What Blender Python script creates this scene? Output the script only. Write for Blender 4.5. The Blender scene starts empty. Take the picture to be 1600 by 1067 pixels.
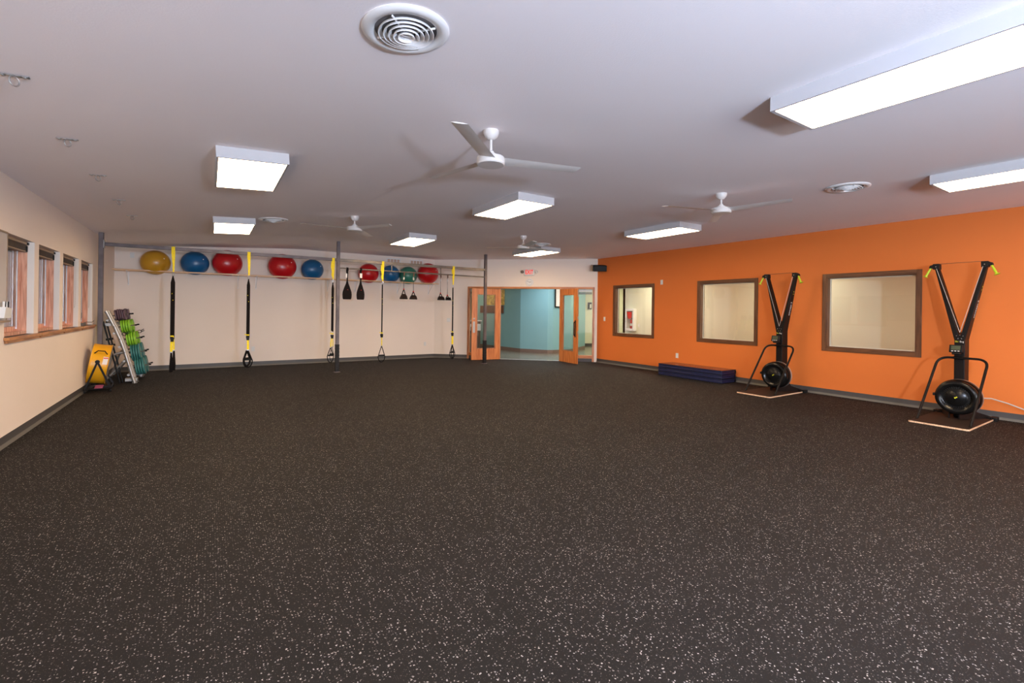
import bpy, math, random
from mathutils import Vector, Matrix, Euler
random.seed(7)
PI = math.pi
S = bpy.context.scene
COL = S.collection

# ------------------------------------------------------------------ materials
def srgb(r, g, b):
    f = lambda c: (c/255/12.92) if c/255 <= 0.04045 else ((c/255+0.055)/1.055)**2.4
    return (f(r), f(g), f(b), 1)

def new_mat(name):
    m = bpy.data.materials.new(name); m.use_nodes = True
    nt = m.node_tree; b = nt.nodes['Principled BSDF']
    return m, nt, b

def mat(name, col, rough=0.5, metal=0.0, spec=0.5, var=0.05, scale=8.0, bump=0.0, bscale=60.0, coat=0.0, emit=None, es=0.0):
    m, nt, b = new_mat(name)
    b.inputs['Roughness'].default_value = rough
    b.inputs['Metallic'].default_value = metal
    b.inputs['Specular IOR Level'].default_value = spec
    b.inputs['Coat Weight'].default_value = coat
    tc = nt.nodes.new('ShaderNodeTexCoord')
    nz = nt.nodes.new('ShaderNodeTexNoise'); nz.inputs['Scale'].default_value = scale; nz.inputs['Detail'].default_value = 3
    nt.links.new(tc.outputs['Object'], nz.inputs['Vector'])
    rp = nt.nodes.new('ShaderNodeValToRGB')
    c = Vector(col[:3])
    rp.color_ramp.elements[0].position = 0.3; rp.color_ramp.elements[1].position = 0.7
    rp.color_ramp.elements[0].color = (*(c*(1-var)), 1); rp.color_ramp.elements[1].color = (*[min(1, x) for x in c*(1+var)], 1)
    nt.links.new(nz.outputs['Fac'], rp.inputs['Fac']); nt.links.new(rp.outputs['Color'], b.inputs['Base Color'])
    if bump:
        n2 = nt.nodes.new('ShaderNodeTexNoise'); n2.inputs['Scale'].default_value = bscale
        nt.links.new(tc.outputs['Object'], n2.inputs['Vector'])
        bp = nt.nodes.new('ShaderNodeBump'); bp.inputs['Strength'].default_value = bump; bp.inputs['Distance'].default_value = 0.003
        nt.links.new(n2.outputs['Fac'], bp.inputs['Height']); nt.links.new(bp.outputs['Normal'], b.inputs['Normal'])
    if emit:
        b.inputs['Emission Color'].default_value = emit; b.inputs['Emission Strength'].default_value = es
    return m

def wood_mat(name, dark, light, rough=0.35, axis='Z', scale=1.0):
    m, nt, b = new_mat(name)
    b.inputs['Roughness'].default_value = rough
    tc = nt.nodes.new('ShaderNodeTexCoord'); mp = nt.nodes.new('ShaderNodeMapping')
    sc = {'X': (1.2, 14, 14), 'Y': (14, 1.2, 14), 'Z': (14, 14, 1.2)}[axis]
    mp.inputs['Scale'].default_value = tuple(s*scale for s in sc)
    nt.links.new(tc.outputs['Object'], mp.inputs['Vector'])
    nz = nt.nodes.new('ShaderNodeTexNoise'); nz.inputs['Scale'].default_value = 2.2; nz.inputs['Detail'].default_value = 6; nz.inputs['Distortion'].default_value = 0.6
    nt.links.new(mp.outputs['Vector'], nz.inputs['Vector'])
    rp = nt.nodes.new('ShaderNodeValToRGB'); rp.color_ramp.elements[0].position = 0.36; rp.color_ramp.elements[1].position = 0.62
    rp.color_ramp.elements[0].color = dark; rp.color_ramp.elements[1].color = light
    nt.links.new(nz.outputs['Fac'], rp.inputs['Fac']); nt.links.new(rp.outputs['Color'], b.inputs['Base Color'])
    return m

def glass_mat(name, tint=(0.96, 0.98, 0.97, 1), ior=1.5):
    m = bpy.data.materials.new(name); m.use_nodes = True; nt = m.node_tree
    for n in list(nt.nodes): nt.nodes.remove(n)
    out = nt.nodes.new('ShaderNodeOutputMaterial'); mix = nt.nodes.new('ShaderNodeMixShader')
    fr = nt.nodes.new('ShaderNodeFresnel')
    ge = nt.nodes.new('ShaderNodeNewGeometry'); mr = nt.nodes.new('ShaderNodeMapRange')   # same reflectance on both faces of the thin pane
    mr.inputs['To Min'].default_value = ior; mr.inputs['To Max'].default_value = 1/ior
    nt.links.new(ge.outputs['Backfacing'], mr.inputs['Value']); nt.links.new(mr.outputs[0], fr.inputs['IOR'])
    tr = nt.nodes.new('ShaderNodeBsdfTransparent'); tr.inputs['Color'].default_value = tint
    gl = nt.nodes.new('ShaderNodeBsdfGlossy'); gl.inputs['Roughness'].default_value = 0.01
    nt.links.new(fr.outputs[0], mix.inputs[0]); nt.links.new(tr.outputs[0], mix.inputs[1]); nt.links.new(gl.outputs[0], mix.inputs[2])
    nt.links.new(mix.outputs[0], out.inputs['Surface'])
    return m

def emis_mat(name, col, strength):
    m = bpy.data.materials.new(name); m.use_nodes = True; nt = m.node_tree
    b = nt.nodes['Principled BSDF']; b.inputs['Base Color'].default_value = (.8, .8, .8, 1)
    b.inputs['Emission Color'].default_value = col; b.inputs['Emission Strength'].default_value = strength
    return m

def floor_mat():
    m, nt, b = new_mat('speckled_rubber')
    b.inputs['Roughness'].default_value = 0.8; b.inputs['Specular IOR Level'].default_value = 0.22
    tc = nt.nodes.new('ShaderNodeTexCoord')
    def voro(scale, lo, dens, warp):
        nz = nt.nodes.new('ShaderNodeTexNoise'); nz.inputs['Scale'].default_value = scale*1.3; nz.inputs['Detail'].default_value = 1
        nt.links.new(tc.outputs['Object'], nz.inputs['Vector'])
        ad = nt.nodes.new('ShaderNodeVectorMath'); ad.operation = 'MULTIPLY_ADD'
        ad.inputs[1].default_value = (warp,)*3
        nt.links.new(nz.outputs['Color'], ad.inputs[0]); nt.links.new(tc.outputs['Object'], ad.inputs[2])
        v = nt.nodes.new('ShaderNodeTexVoronoi'); v.voronoi_dimensions = '2D'; v.inputs['Scale'].default_value = scale
        nt.links.new(ad.outputs[0], v.inputs['Vector'])
        sep = nt.nodes.new('ShaderNodeSeparateColor'); nt.links.new(v.outputs['Color'], sep.inputs[0])
        # radius varies per cell
        mr = nt.nodes.new('ShaderNodeMapRange'); mr.inputs['To Min'].default_value = lo*0.45; mr.inputs['To Max'].default_value = lo
        nt.links.new(sep.outputs[1], mr.inputs['Value'])
        lt = nt.nodes.new('ShaderNodeMath'); lt.operation = 'LESS_THAN'
        nt.links.new(v.outputs['Distance'], lt.inputs[0]); nt.links.new(mr.outputs[0], lt.inputs[1])
        g = nt.nodes.new('ShaderNodeMath'); g.operation = 'LESS_THAN'; g.inputs[1].default_value = dens
        nt.links.new(sep.outputs[0], g.inputs[0])
        mu = nt.nodes.new('ShaderNodeMath'); mu.operation = 'MULTIPLY'
        nt.links.new(lt.outputs[0], mu.inputs[0]); nt.links.new(g.outputs[0], mu.inputs[1])
        return mu, sep
    s1, c1 = voro(75, 0.27, 0.36, 0.015)
    s2, c2 = voro(130, 0.30, 0.28, 0.006)
    nz = nt.nodes.new('ShaderNodeTexNoise'); nz.inputs['Scale'].default_value = 0.9; nz.inputs['Detail'].default_value = 4
    nt.links.new(tc.outputs['Object'], nz.inputs['Vector'])
    base = nt.nodes.new('ShaderNodeValToRGB')
    base.color_ramp.elements[0].position = .35; base.color_ramp.elements[1].position = .65
    base.color_ramp.elements[0].color = (0.0062, 0.0052, 0.0048, 1); base.color_ramp.elements[1].color = (0.0086, 0.0072, 0.0067, 1)
    nt.links.new(nz.outputs['Fac'], base.inputs['Fac'])
    spk = nt.nodes.new('ShaderNodeValToRGB')
    spk.color_ramp.elements[0].color = (0.05, 0.044, 0.040, 1); spk.color_ramp.elements[1].color = (0.40, 0.37, 0.35, 1)
    nt.links.new(c1.outputs[2], spk.inputs['Fac'])
    mx = nt.nodes.new('ShaderNodeMix'); mx.data_type = 'RGBA'
    nt.links.new(s1.outputs[0], mx.inputs[0]); nt.links.new(base.outputs[0], mx.inputs[6]); nt.links.new(spk.outputs[0], mx.inputs[7])
    mx2 = nt.nodes.new('ShaderNodeMix'); mx2.data_type = 'RGBA'; mx2.inputs[7].default_value = (0.040, 0.034, 0.030, 1)
    nt.links.new(s2.outputs[0], mx2.inputs[0]); nt.links.new(mx.outputs[2], mx2.inputs[6])
    nt.links.new(mx2.outputs[2], b.inputs['Base Color'])
    return m

def siding_mat():
    m, nt, b = new_mat('pale_block')
    tc = nt.nodes.new('ShaderNodeTexCoord'); br = nt.nodes.new('ShaderNodeTexBrick')
    mp = nt.nodes.new('ShaderNodeMapping'); mp.inputs['Rotation'].default_value = (PI/2, 0, PI/2)
    nt.links.new(tc.outputs['Object'], mp.inputs['Vector']); nt.links.new(mp.outputs[0], br.inputs['Vector'])
    br.inputs['Scale'].default_value = 5; br.inputs['Color1'].default_value = (.62, .6, .46, 1); br.inputs['Color2'].default_value = (.58, .57, .44, 1); br.inputs['Mortar'].default_value = (.4, .4, .32, 1)
    br.inputs['Mortar Size'].default_value = .01
    nt.links.new(br.outputs['Color'], b.inputs['Base Color']); b.inputs['Roughness'].default_value = .8
    return m

M = {}
M['floor'] = floor_mat()
M['ceiling'] = mat('ceiling_paint', (.93, .885, .90), .9, var=.012, scale=.7, bump=.25, bscale=90, spec=.2)
M['cream'] = mat('cream_paint', (.86, .765, .68), .75, var=.012, scale=1.5, bump=.12, bscale=150, spec=.3)
M['orange'] = mat('orange_paint', (.70, .185, .036), .6, var=.02, scale=1.2, bump=.1, bscale=150, spec=.3)
M['teal'] = mat('teal_paint', (.20, .385, .43), .6, var=.02, scale=1.5, spec=.3)
M['hall_cream'] = mat('hall_cream_paint', (.72, .73, .60), .7, var=.015, scale=1.5, spec=.3)
M['rev'] = mat('window_return_paint', (.78, .74, .68), .7, var=.01)
M['base'] = mat('cove_base_rubber', (.062, .060, .060), .5, var=.06, scale=5)
M['basetoe'] = mat('cove_base_toe', (.12, .115, .10), .45, var=.06, scale=5)
M['hallbase'] = mat('hall_base', (.17, .12, .10), .5)
M['hallfloor'] = wood_mat('hall_vinyl_plank', (.11, .10, .085, 1), (.20, .185, .16, 1), .25, 'X', .6)
M['oak'] = wood_mat('oak_trim', srgb(150, 88, 52), srgb(205, 140, 96), .35, 'Z')
M['oakY'] = wood_mat('oak_sill', srgb(150, 92, 44), srgb(196, 134, 74), .35, 'Y')
M['pine'] = wood_mat('window_wood', srgb(182, 122, 94), srgb(226, 174, 146), .4, 'Z')
M['door'] = wood_mat('door_veneer', srgb(188, 106, 50), srgb(218, 138, 76), .3, 'Z', .7)
M['casing'] = wood_mat('brown_casing', srgb(84, 52, 30), srgb(114, 74, 46), .4, 'Z')
M['casingY'] = wood_mat('brown_casing_flat', srgb(84, 52, 30), srgb(114, 74, 46), .4, 'Y')
M['dowel'] = wood_mat('pale_rail_wood', srgb(205, 160, 115), srgb(232, 196, 156), .4, 'X')
M['glass'] = glass_mat('clear_glass')
M['white'] = mat('white_enamel', (.80, .80, .80), .35, var=.01)
M['housing'] = mat('fixture_enamel', (.52, .52, .54), .45, var=.01)
M['whitefan'] = mat('fan_white', (.68, .655, .635), .4, var=.01)
M['offwhite'] = mat('offwhite_plastic', (.74, .74, .72), .4, var=.01)
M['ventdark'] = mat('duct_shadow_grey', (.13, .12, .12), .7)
M['zinc'] = mat('zinc_steel', (.42, .42, .41), .32, .7, var=.08, scale=30)
M['silver'] = mat('brushed_silver', (.40, .385, .36), .34, .55, var=.05, scale=12)
M['rawsteel'] = mat('raw_mill_steel', (.125, .105, .11), .5, .25, var=.28, scale=5)
M['steelgrey'] = mat('grey_pipe', (.17, .15, .13), .45, .35, var=.2, scale=8)
M['black'] = mat('black_plastic', (.009, .009, .009), .5, spec=.18, var=.1)
M['blackgloss'] = mat('black_gloss', (.006, .006, .006), .22, var=.1, spec=.3)
M['blackmetal'] = mat('black_powdercoat', (.008, .0065, .006), .45, spec=.16, var=.1, scale=20)
M['webbing'] = mat('black_webbing', (.010, .008, .008), .85, spec=.1, var=.25, scale=90)
M['padblack'] = mat('black_tape_wrap', (.016, .015, .016), .55, spec=.25, var=.4, scale=30)
M['yellowweb'] = mat('yellow_webbing', (.93, .72, .010), .7, var=.12, scale=40)
M['yellowdrum'] = mat('yellow_painted_steel', (.82, .40, .012), .3, var=.03)
M['redball'] = mat('red_vinyl', (.50, .006, .010), .28, var=.03, scale=3)
M['blueball'] = mat('blue_vinyl', (.007, .105, .27), .3, var=.03, scale=3)
M['yellowball'] = mat('mustard_vinyl', (.55, .28, .018), .3, var=.03, scale=3)
M['greenball'] = mat('green_vinyl', (.035, .19, .135), .3, var=.03, scale=3)
M['navy'] = mat('navy_vinyl', (.010, .015, .060), .42, var=.15, scale=10)
M['navyreflect'] = mat('navy_vinyl_painted_reflection', (.085, .035, .045), .2, var=.25, scale=3)  # reddish tone paints the orange wall's reflection into the navy vinyl
M['purple'] = mat('purple_rubber', (.105, .055, .075), .5, var=.1)
M['lime'] = mat('lime_rubber', (.26, .58, .03), .45, var=.08)
M['tealplate'] = mat('teal_rubber', (.045, .20, .19), .45, var=.08)
M['limegrip'] = mat('lime_grip', (.45, .62, .02), .45, var=.05)
M['ply'] = wood_mat('plywood_edge', srgb(205, 165, 128), srgb(236, 205, 172), .4, 'X', 2)
M['deck'] = mat('deck_grip', (.030, .020, .016), .6, spec=.2, var=.1, scale=20)
M['lcd'] = mat('lcd_screen', (.07, .085, .05), .2, var=.02)
M['cord'] = mat('grey_cord', (.45, .42, .38), .5, var=.02)
M['cordark'] = mat('dark_cord', (.05, .04, .035), .5, var=.02)
M['red'] = mat('red_paint', (.62, .02, .015), .35, var=.04)
M['paper'] = mat('paper_label', (.80, .78, .76), .6, var=.02)
M['pink'] = mat('pink_label', (.25, .05, .11), .5, var=.1)
M['blind'] = mat('dark_blind_slats', (.085, .06, .045), .45, var=.15)
M['blindrail'] = mat('tan_blind_rail', (.30, .22, .15), .45, var=.1)
M['screen'] = mat('insect_mesh', (.045, .045, .05), .7, var=.1)
M['alu'] = mat('bright_aluminium', (.72, .76, .80), .3, .6, var=.03)
M['board'] = mat('whiteboard_enamel', (.58, .55, .52), .22, var=.01)
M['siding'] = siding_mat()
M['gold'] = mat('gold_print', (.55, .36, .09), .5, var=.5, scale=9)
M['brownboard'] = mat('brown_board', (.13, .05, .022), .5, var=.1)
M['deskbrown'] = mat('desk_front', (.10, .06, .04), .5, var=.1)
M['grille'] = mat('grille_slot_tan', (.55, .38, .28), .6, var=.05)
M['exitred'] = emis_mat('exit_red', (1, .02, .012, 1), .8); M['exitred'].node_tree.nodes['Principled BSDF'].inputs['Base Color'].default_value = (.5, .01, .01, 1)
M['yellowmark'] = mat('yellow_mark', (.62, .62, .03), .4, var=.05)
M['inkgrey'] = mat('dark_ink', (.06, .06, .07), .6, var=.02)
WARM = (1.0, .70, .41, 1)
M['diffuser'] = emis_mat('lit_diffuser', WARM, 28)

# ------------------------------------------------------------------ mesh builder
class MB:
    def __init__(s): s.v = []; s.f = []; s.m = []; s.mi = 0
    def add(s, vs, fs):
        o = len(s.v); s.v += [tuple(v) for v in vs]
        for f in fs: s.f.append(tuple(i+o for i in f)); s.m.append(s.mi)
        return s
    def box(s, x0, x1, y0, y1, z0, z1, T=None):
        v = [Vector((x, y, z)) for x in (x0, x1) for y in (y0, y1) for z in (z0, z1)]
        if T is not None: v = [T @ p for p in v]
        return s.add(v, [(0, 1, 3, 2), (4, 6, 7, 5), (0, 4, 5, 1), (2, 3, 7, 6), (0, 2, 6, 4), (1, 5, 7, 3)])
    def hexa(s, a, b):
        """a, b: two quads (4 points each, same order) joined into a solid"""
        return s.add(list(a)+list(b), [(3, 2, 1, 0), (4, 5, 6, 7), (0, 1, 5, 4), (1, 2, 6, 5), (2, 3, 7, 6), (3, 0, 4, 7)])
    def prism(s, pts, vec):
        n = len(pts); vec = Vector(vec); a = [Vector(p) for p in pts]; b = [p+vec for p in a]
        return s.add(a+b, [tuple(reversed(range(n))), tuple(range(n, 2*n))]+[(i, (i+1) % n, n+(i+1) % n, n+i) for i in range(n)])
    def lathe(s, prof, n=32, T=None, cap=True):
        """prof: list of (r, z) about local Z"""
        v = []; f = []
        for r, z in prof:
            for k in range(n):
                a = 2*PI*k/n; p = Vector((r*math.cos(a), r*math.sin(a), z)); v.append(T @ p if T is not None else p)
        for i in range(len(prof)-1):
            for k in range(n):
                f.append((i*n+k, i*n+(k+1) % n, (i+1)*n+(k+1) % n, (i+1)*n+k))
        if cap:
            if prof[0][0] > 1e-5: f.append(tuple(reversed(range(n))))
            if prof[-1][0] > 1e-5: f.append(tuple(range((len(prof)-1)*n, len(prof)*n)))
        return s.add(v, f)
    def tube(s, pts, r, n=10, closed=False, rr=None):
        """sweep a circle along pts; rr: list of radii"""
        P = [Vector(p) for p in pts]; N = len(P); v = []; f = []
        up = None
        for i in range(N):
            if closed: t = (P[(i+1) % N]-P[i-1]).normalized()
            else: t = (P[min(i+1, N-1)]-P[max(i-1, 0)]).normalized()
            if up is None:
                up = t.orthogonal().normalized()
            up = (up - t*up.dot(t)).normalized(); q = t.cross(up)
            ra = rr[i] if rr else r
            for k in range(n):
                a = 2*PI*k/n; v.append(P[i]+up*math.cos(a)*ra+q*math.sin(a)*ra)
        for i in range(N if closed else N-1):
            j = (i+1) % N
            for k in range(n): f.append((i*n+k, i*n+(k+1) % n, j*n+(k+1) % n, j*n+k))
        if not closed: f += [tuple(reversed(range(n))), tuple(range((N-1)*n, N*n))]
        return s.add(v, f)
    def strap(s, pts, w, t, wdir=(1, 0, 0)):
        """ribbon of width w along wdir, thickness t, along pts"""
        P = [Vector(p) for p in pts]; wd = Vector(wdir).normalized(); v = []; f = []
        ws = w if isinstance(w, (list, tuple)) else [w]*len(P)
        for i, p in enumerate(P):
            tg = (P[min(i+1, len(P)-1)]-P[max(i-1, 0)]).normalized(); nn = tg.cross(wd).normalized()
            for a, b in ((-1, -1), (1, -1), (1, 1), (-1, 1)): v.append(p+wd*a*ws[i]/2+nn*b*t/2)
        for i in range(len(P)-1):
            for k in range(4): f.append((i*4+k, i*4+(k+1) % 4, (i+1)*4+(k+1) % 4, (i+1)*4+k))
        f += [(3, 2, 1, 0), tuple((len(P)-1)*4+k for k in range(4))]
        return s.add(v, f)
    def sphere(s, c, r, n=24, m=16, sc=(1, 1, 1)):
        prof = [(max(r*math.sin(PI*i/m), 1e-6), -r*math.cos(PI*i/m)) for i in range(m+1)]
        T = Matrix.Translation(c) @ Matrix.Diagonal((*sc, 1))
        return s.lathe(prof, n, T, cap=False)
    def build(s, name, mats, parent=None, loc=(0, 0, 0), rot=(0, 0, 0), bevel=0, smooth=35, label=None):
        me = bpy.data.meshes.new(name); me.from_pydata(s.v, [], s.f); me.update()
        if not isinstance(mats, (list, tuple)): mats = [mats]
        for k in mats: me.materials.append(M[k] if isinstance(k, str) else k)
        if len(mats) > 1: me.polygons.foreach_set('material_index', s.m)
        import bmesh
        bm = bmesh.new(); bm.from_mesh(me); bmesh.ops.remove_doubles(bm, verts=bm.verts, dist=1e-6)
        bmesh.ops.recalc_face_normals(bm, faces=bm.faces); bm.to_mesh(me); bm.free()
        me.shade_smooth(); me.set_sharp_from_angle(angle=math.radians(smooth))
        o = bpy.data.objects.new(name, me); COL.objects.link(o)
        o.location = loc; o.rotation_euler = rot
        if parent: o.parent = parent
        if bevel:
            bv = o.modifiers.new('bevel', 'BEVEL'); bv.width = bevel; bv.segments = 2; bv.limit_method = 'ANGLE'
        if label: o['label'] = label
        return o

def tag(o, label, cat, group=None):
    o['label'] = label; o['category'] = cat
    if group: o['group'] = group
    return o
def thing(name, label, cat, loc=(0, 0, 0), rot=(0, 0, 0), group=None):
    o = bpy.data.objects.new(name, None); COL.objects.link(o); o.empty_display_size = .1
    o.location = loc; o.rotation_euler = rot
    return tag(o, label, cat, group)
def struct(o): o['kind'] = 'structure'; return o
def semp(name, loc=(0, 0, 0), rot=(0, 0, 0)):
    o = bpy.data.objects.new(name, None); COL.objects.link(o); o.location = loc; o.rotation_euler = rot; o['kind'] = 'structure'; return o
def copy_tree(o, parent=None):
    c = o.copy(); COL.objects.link(c); c.parent = parent
    for ch in [x for x in KIDS.get(o.name, [])]: copy_tree(ch, c)
    return c
KIDS = {}
def index_kids(o):
    for x in bpy.data.objects:
        if x.parent: KIDS.setdefault(x.parent.name, [])
    KIDS.clear()
    for x in list(bpy.data.objects):
        if x.parent: KIDS.setdefault(x.parent.name, []).append(x)
def dup(o, loc, label, rot=None):
    index_kids(o); c = copy_tree(o); c.location = loc; c['label'] = label
    if rot is not None: c.rotation_euler = rot
    return c
def text_mesh(name, body, size, material, parent=None, M4=None, extrude=.0008, align='CENTER'):
    cu = bpy.data.curves.new(name, 'FONT'); cu.body = body; cu.size = size; cu.extrude = extrude
    cu.offset = .004 if body == 'EXIT' else 0; cu.align_x = align; cu.align_y = 'CENTER'; cu.resolution_u = 3
    t = bpy.data.objects.new(name+'_c', cu); COL.objects.link(t)
    bpy.context.view_layer.update()
    me = bpy.data.meshes.new_from_object(t.evaluated_get(bpy.context.evaluated_depsgraph_get()))
    bpy.data.objects.remove(t); bpy.data.curves.remove(cu)
    if M4 is not None: me.transform(M4)
    me.materials.clear(); me.materials.append(M[material])
    o = bpy.data.objects.new(name, me); COL.objects.link(o)
    if parent: o.parent = parent
    return o
def bez(p0, p1, p2, n=8):
    p0, p1, p2 = Vector(p0), Vector(p1), Vector(p2)
    return [(1-t)**2*p0+2*t*(1-t)*p1+t*t*p2 for t in [i/n for i in range(n+1)]]
def fillet(pts, r, n=6):
    P = [Vector(p) for p in pts]; out = [P[0]]
    for i in range(1, len(P)-1):
        a = (P[i-1]-P[i]); b = (P[i+1]-P[i]); ra = min(r, a.length*.49); rb = min(r, b.length*.49)
        out += bez(P[i]+a.normalized()*ra, P[i], P[i]+b.normalized()*rb, n)
    out.append(P[-1]); return out

# ------------------------------------------------------------------ room shell
XL, XR, YB, YF = -1.80, 9.73, 13.65, -7.2
def zc(x): return 3.09 if x >= 1.9 else 2.86+(x-XL)*(3.09-2.86)/(1.9-XL)
SL = -math.atan((3.09-2.86)/(1.9-XL))   # roof slope over the left bay (rotation about Y)
WA = Vector((5.965, 13.65, 0)); WD = Vector((9.73, 10.26, 0))
wd = (WD-WA).normalized(); wang = math.atan2(wd.y, wd.x); WLEN = (WD-WA).length
# local frame of the angled wall: x along wall, y = outward (away from the gym), z up

b = MB(); b.prism([(XL-.3, YF-.2, -.1), (XR+.15, YF-.2, -.1), (XR+.15, 10.33, -.1), (6.03, 13.69, -.1), (5.965, 13.9, -.1), (XL-.3, 13.9, -.1)], (0, 0, .1))
struct(b.build('floor', 'floor', smooth=1))
b = MB()
pr = [(XL-.25, zc(XL)-.0155), (1.5, zc(1.5)), (1.7, zc(1.7)-.001), (1.9, 3.086), (2.1, 3.09), (XR+.15, 3.09)]
pts = [(x, YF-.15, z) for x, z in pr]+[(XR+.15, YF-.15, 3.25), (XL-.25, YF-.15, 3.25)]
b.prism(pts, (0, 21.0, 0))
struct(b.build('ceiling', 'ceiling', smooth=20))

# left wall with four window openings
WIN = [(6.985, 7.965), (8.14, 9.12), (9.295, 10.27), (10.45, 11.34)]; WZ0, WZ1 = 1.15, 2.262
b = MB(); T = .26
b.box(XL-T, XL, YF, YB+.1, 0, WZ0).box(XL-T, XL, YF, YB+.1, WZ1, 2.87)
ys = [YF]+[y for w in WIN for y in w]+[YB+.1]
for i in range(0, len(ys), 2): b.box(XL-T, XL, ys[i], ys[i+1], WZ0, WZ1)
struct(b.build('wall_left', 'cream'))
b = MB(); b.box(XL-.26, 6.2, YB, YB+.12, 0, 3.14); struct(b.build('wall_back', 'cream'))
b = MB(); b.box(XL-.26, XR+.15, YF-.12, YF, 0, 3.14); struct(b.build('wall_rear', 'cream'))

# angled wall with the wide entry opening
E0, E1, EH = 1.075, 4.985, 2.245
b = MB(); b.box(-.05, E0, 0, .15, 0, 3.14).box(E1, WLEN+.05, 0, .15, 0, 3.14).box(E0, E1, 0, .15, EH, 3.14)
o = struct(b.build('wall_angled', 'cream', loc=WA, rot=(0, 0, wang)))

# right orange wall with three interior windows
RW = [(2.765, 4.095), (5.465, 6.79), (8.20, 9.535)]; RZ0, RZ1 = .895, 2.20
b = MB(); T = .15
b.box(XR, XR+T, YF, 10.26, 0, RZ0).box(XR, XR+T, YF, 10.26, RZ1, 3.14)
ys = [YF]+[y for w in RW for y in w]+[10.26]
for i in range(0, len(ys), 2): b.box(XR, XR+T, ys[i], ys[i+1], RZ0, RZ1)
struct(b.build('wall_right', 'orange'))
b = MB(); b.box(0, .022, 0, .006, 0, 3.09)
struct(b.build('trim_1', 'rev', loc=WA+wd*(WLEN-.03)+Vector((0, 0, 0)), rot=(0, 0, wang+PI)))

# cove baseboards
def baseboard(name, length, loc, rz, m1='base', m2='basetoe', h=.115):
    b = MB(); b.prism([(0, 0, 0), (0, -.018, 0), (0, -.017, .006), (0, -.009, .018), (0, -.005, .03), (0, -.004, h), (0, 0, h)], (length, 0, 0))
    e = b.build(name, m1, loc=loc, rot=(0, 0, rz)); struct(e)
    b2 = MB(); b2.prism([(0, -.018, 0), (0, -.0225, 0), (0, -.021, .006), (0, -.0135, .02), (0, -.008, .034), (0, -.004, .036)], (length, 0, 0))
    b2.build('toe', m2, parent=e)
    return e
baseboard('baseboard_left', YB-YF, (XL, YF, 0), PI/2)
baseboard('baseboard_back', 5.965-XL, (XL, YB, 0), 0)
baseboard('baseboard_angled', E0, WA, wang)
baseboard('baseboard_right', 10.26-YF, (XR, 10.26, 0), -PI/2)

# ------------------------------------------------------------------ left windows
for i, (y0, y1) in enumerate(WIN):
    w = semp('window_%d' % (i+1), (XL, y0, WZ0))
    L = y1-y0; H = WZ1-WZ0
    b = MB()
    x1, x0, t = -.062, -.20, .012
    b.box(x0, x1, 0, t, 0, H).box(x0, x1, L-t, L, 0, H).box(x0, x1, t, L-t, 0, .035).box(x0, x1, t, L-t, H-.03, H)
    b.box(x0+.02, x1-.075, t, t+.05, .035, H-.03).box(x0+.02, x1-.075, L-t-.05, L-t, .035, H-.03)
    b.box(x0+.02, x1-.075, t+.05, L-t-.05, .035, .09).box(x0+.02, x1-.075, t+.05, L-t-.05, H-.085, H-.03)
    b.build('window_frame', 'pine', w, bevel=.002)
    b = MB(); b.box(-.158, -.150, t+.05, L-t-.05, .09, H-.085); b.build('pane', 'glass' if i < 3 else 'screen', w, label=None)
    b = MB(); b.box(-.1375, -.128, L-t-.062, L-t-.05, .06, H-.05).box(-.1375, -.128, t+.05, t+.062, .06, H-.05); b.build('glazing_bead', 'alu', w)
    b = MB(); e1 = L+.13 if i < 3 else L+.12
    b.box(-.062, 0, 0, L, -.034, 0).box(0, .045, -.02, e1, -.034, 0).box(0, .028, 0, e1-.02, -.062, -.034)
    b.build('window_sill', 'oakY', w, bevel=.004)
    b = MB(); b.box(-.0615, -.001, L-.003, L-.0005, 0, H).box(-.0615, -.001, .0005, .003, 0, H); b.build('reveal', 'rev', w)
    # raised blind
    bl = thing('window_blind', ['raised dark slatted blind in the nearest left-wall window', 'raised dark slatted blind in the second window from the camera on the left wall', 'raised dark slatted blind in the third window from the camera on the left wall', 'raised dark slatted blind in the dark window farthest along the left wall'][i], 'blind', (XL-.085, y0+.02, WZ1-.004), group=None)
    LL = L-.04
    b = MB(); b.box(-.025, .03, 0, LL, -.035, 0); b.build('headrail', 'blindrail', bl, bevel=.002)
    b = MB()
    for k in range(9): b.box(-.022, .026, .004, LL-.004, -.043-.0075*k, -.039-.0075*k)
    b.build('slats', 'blind', bl)
    b = MB(); b.box(-.022, .026, 0, LL, -.125, -.108); b.build('bottom_rail', 'blindrail', bl, bevel=.002)
    b = MB(); b.box(.03, .04, LL-.03, LL+.012, -.035, -.008).box(.026, .036, LL-.05, LL-.02, -.12, -.05); b.build('bracket', 'black', bl)
    if i in (2, 3):
        b = MB(); yy = LL+.01
        b.tube([(.045, yy, -.03), (.05, yy+.005, -.4), (.05, yy-.02, -.75), (.045, yy-.05, -.8), (.045, yy-.07, -.7), (.04, yy-.06, -.3), (.035, yy-.03, -.04)], .0018, 5)
        b.build('pull_cord', 'cord', bl)
    if i == 3:
        b = MB(); b.tube([(-.05, L*.55, .045), (-.02, L*.6, .06), (.03, L*.78, .05), (.035, L*.95, .075)], .006, 8).box(-.07, -.02, L*.35, L*.6, .0, .045)
        b.build('window_crank', 'steelgrey', w, bevel=.003)
        b = MB(); b.box(-.13, -.12, L-.11, L-.075, .12, .22); b.build('latch', 'zinc', w, bevel=.002)
# pale block wall of the building across the gap
b = MB(); b.box(-3.6, -3.5, -4, 22, -1, 4); struct(b.build('wall_outside', 'siding'))

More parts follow.
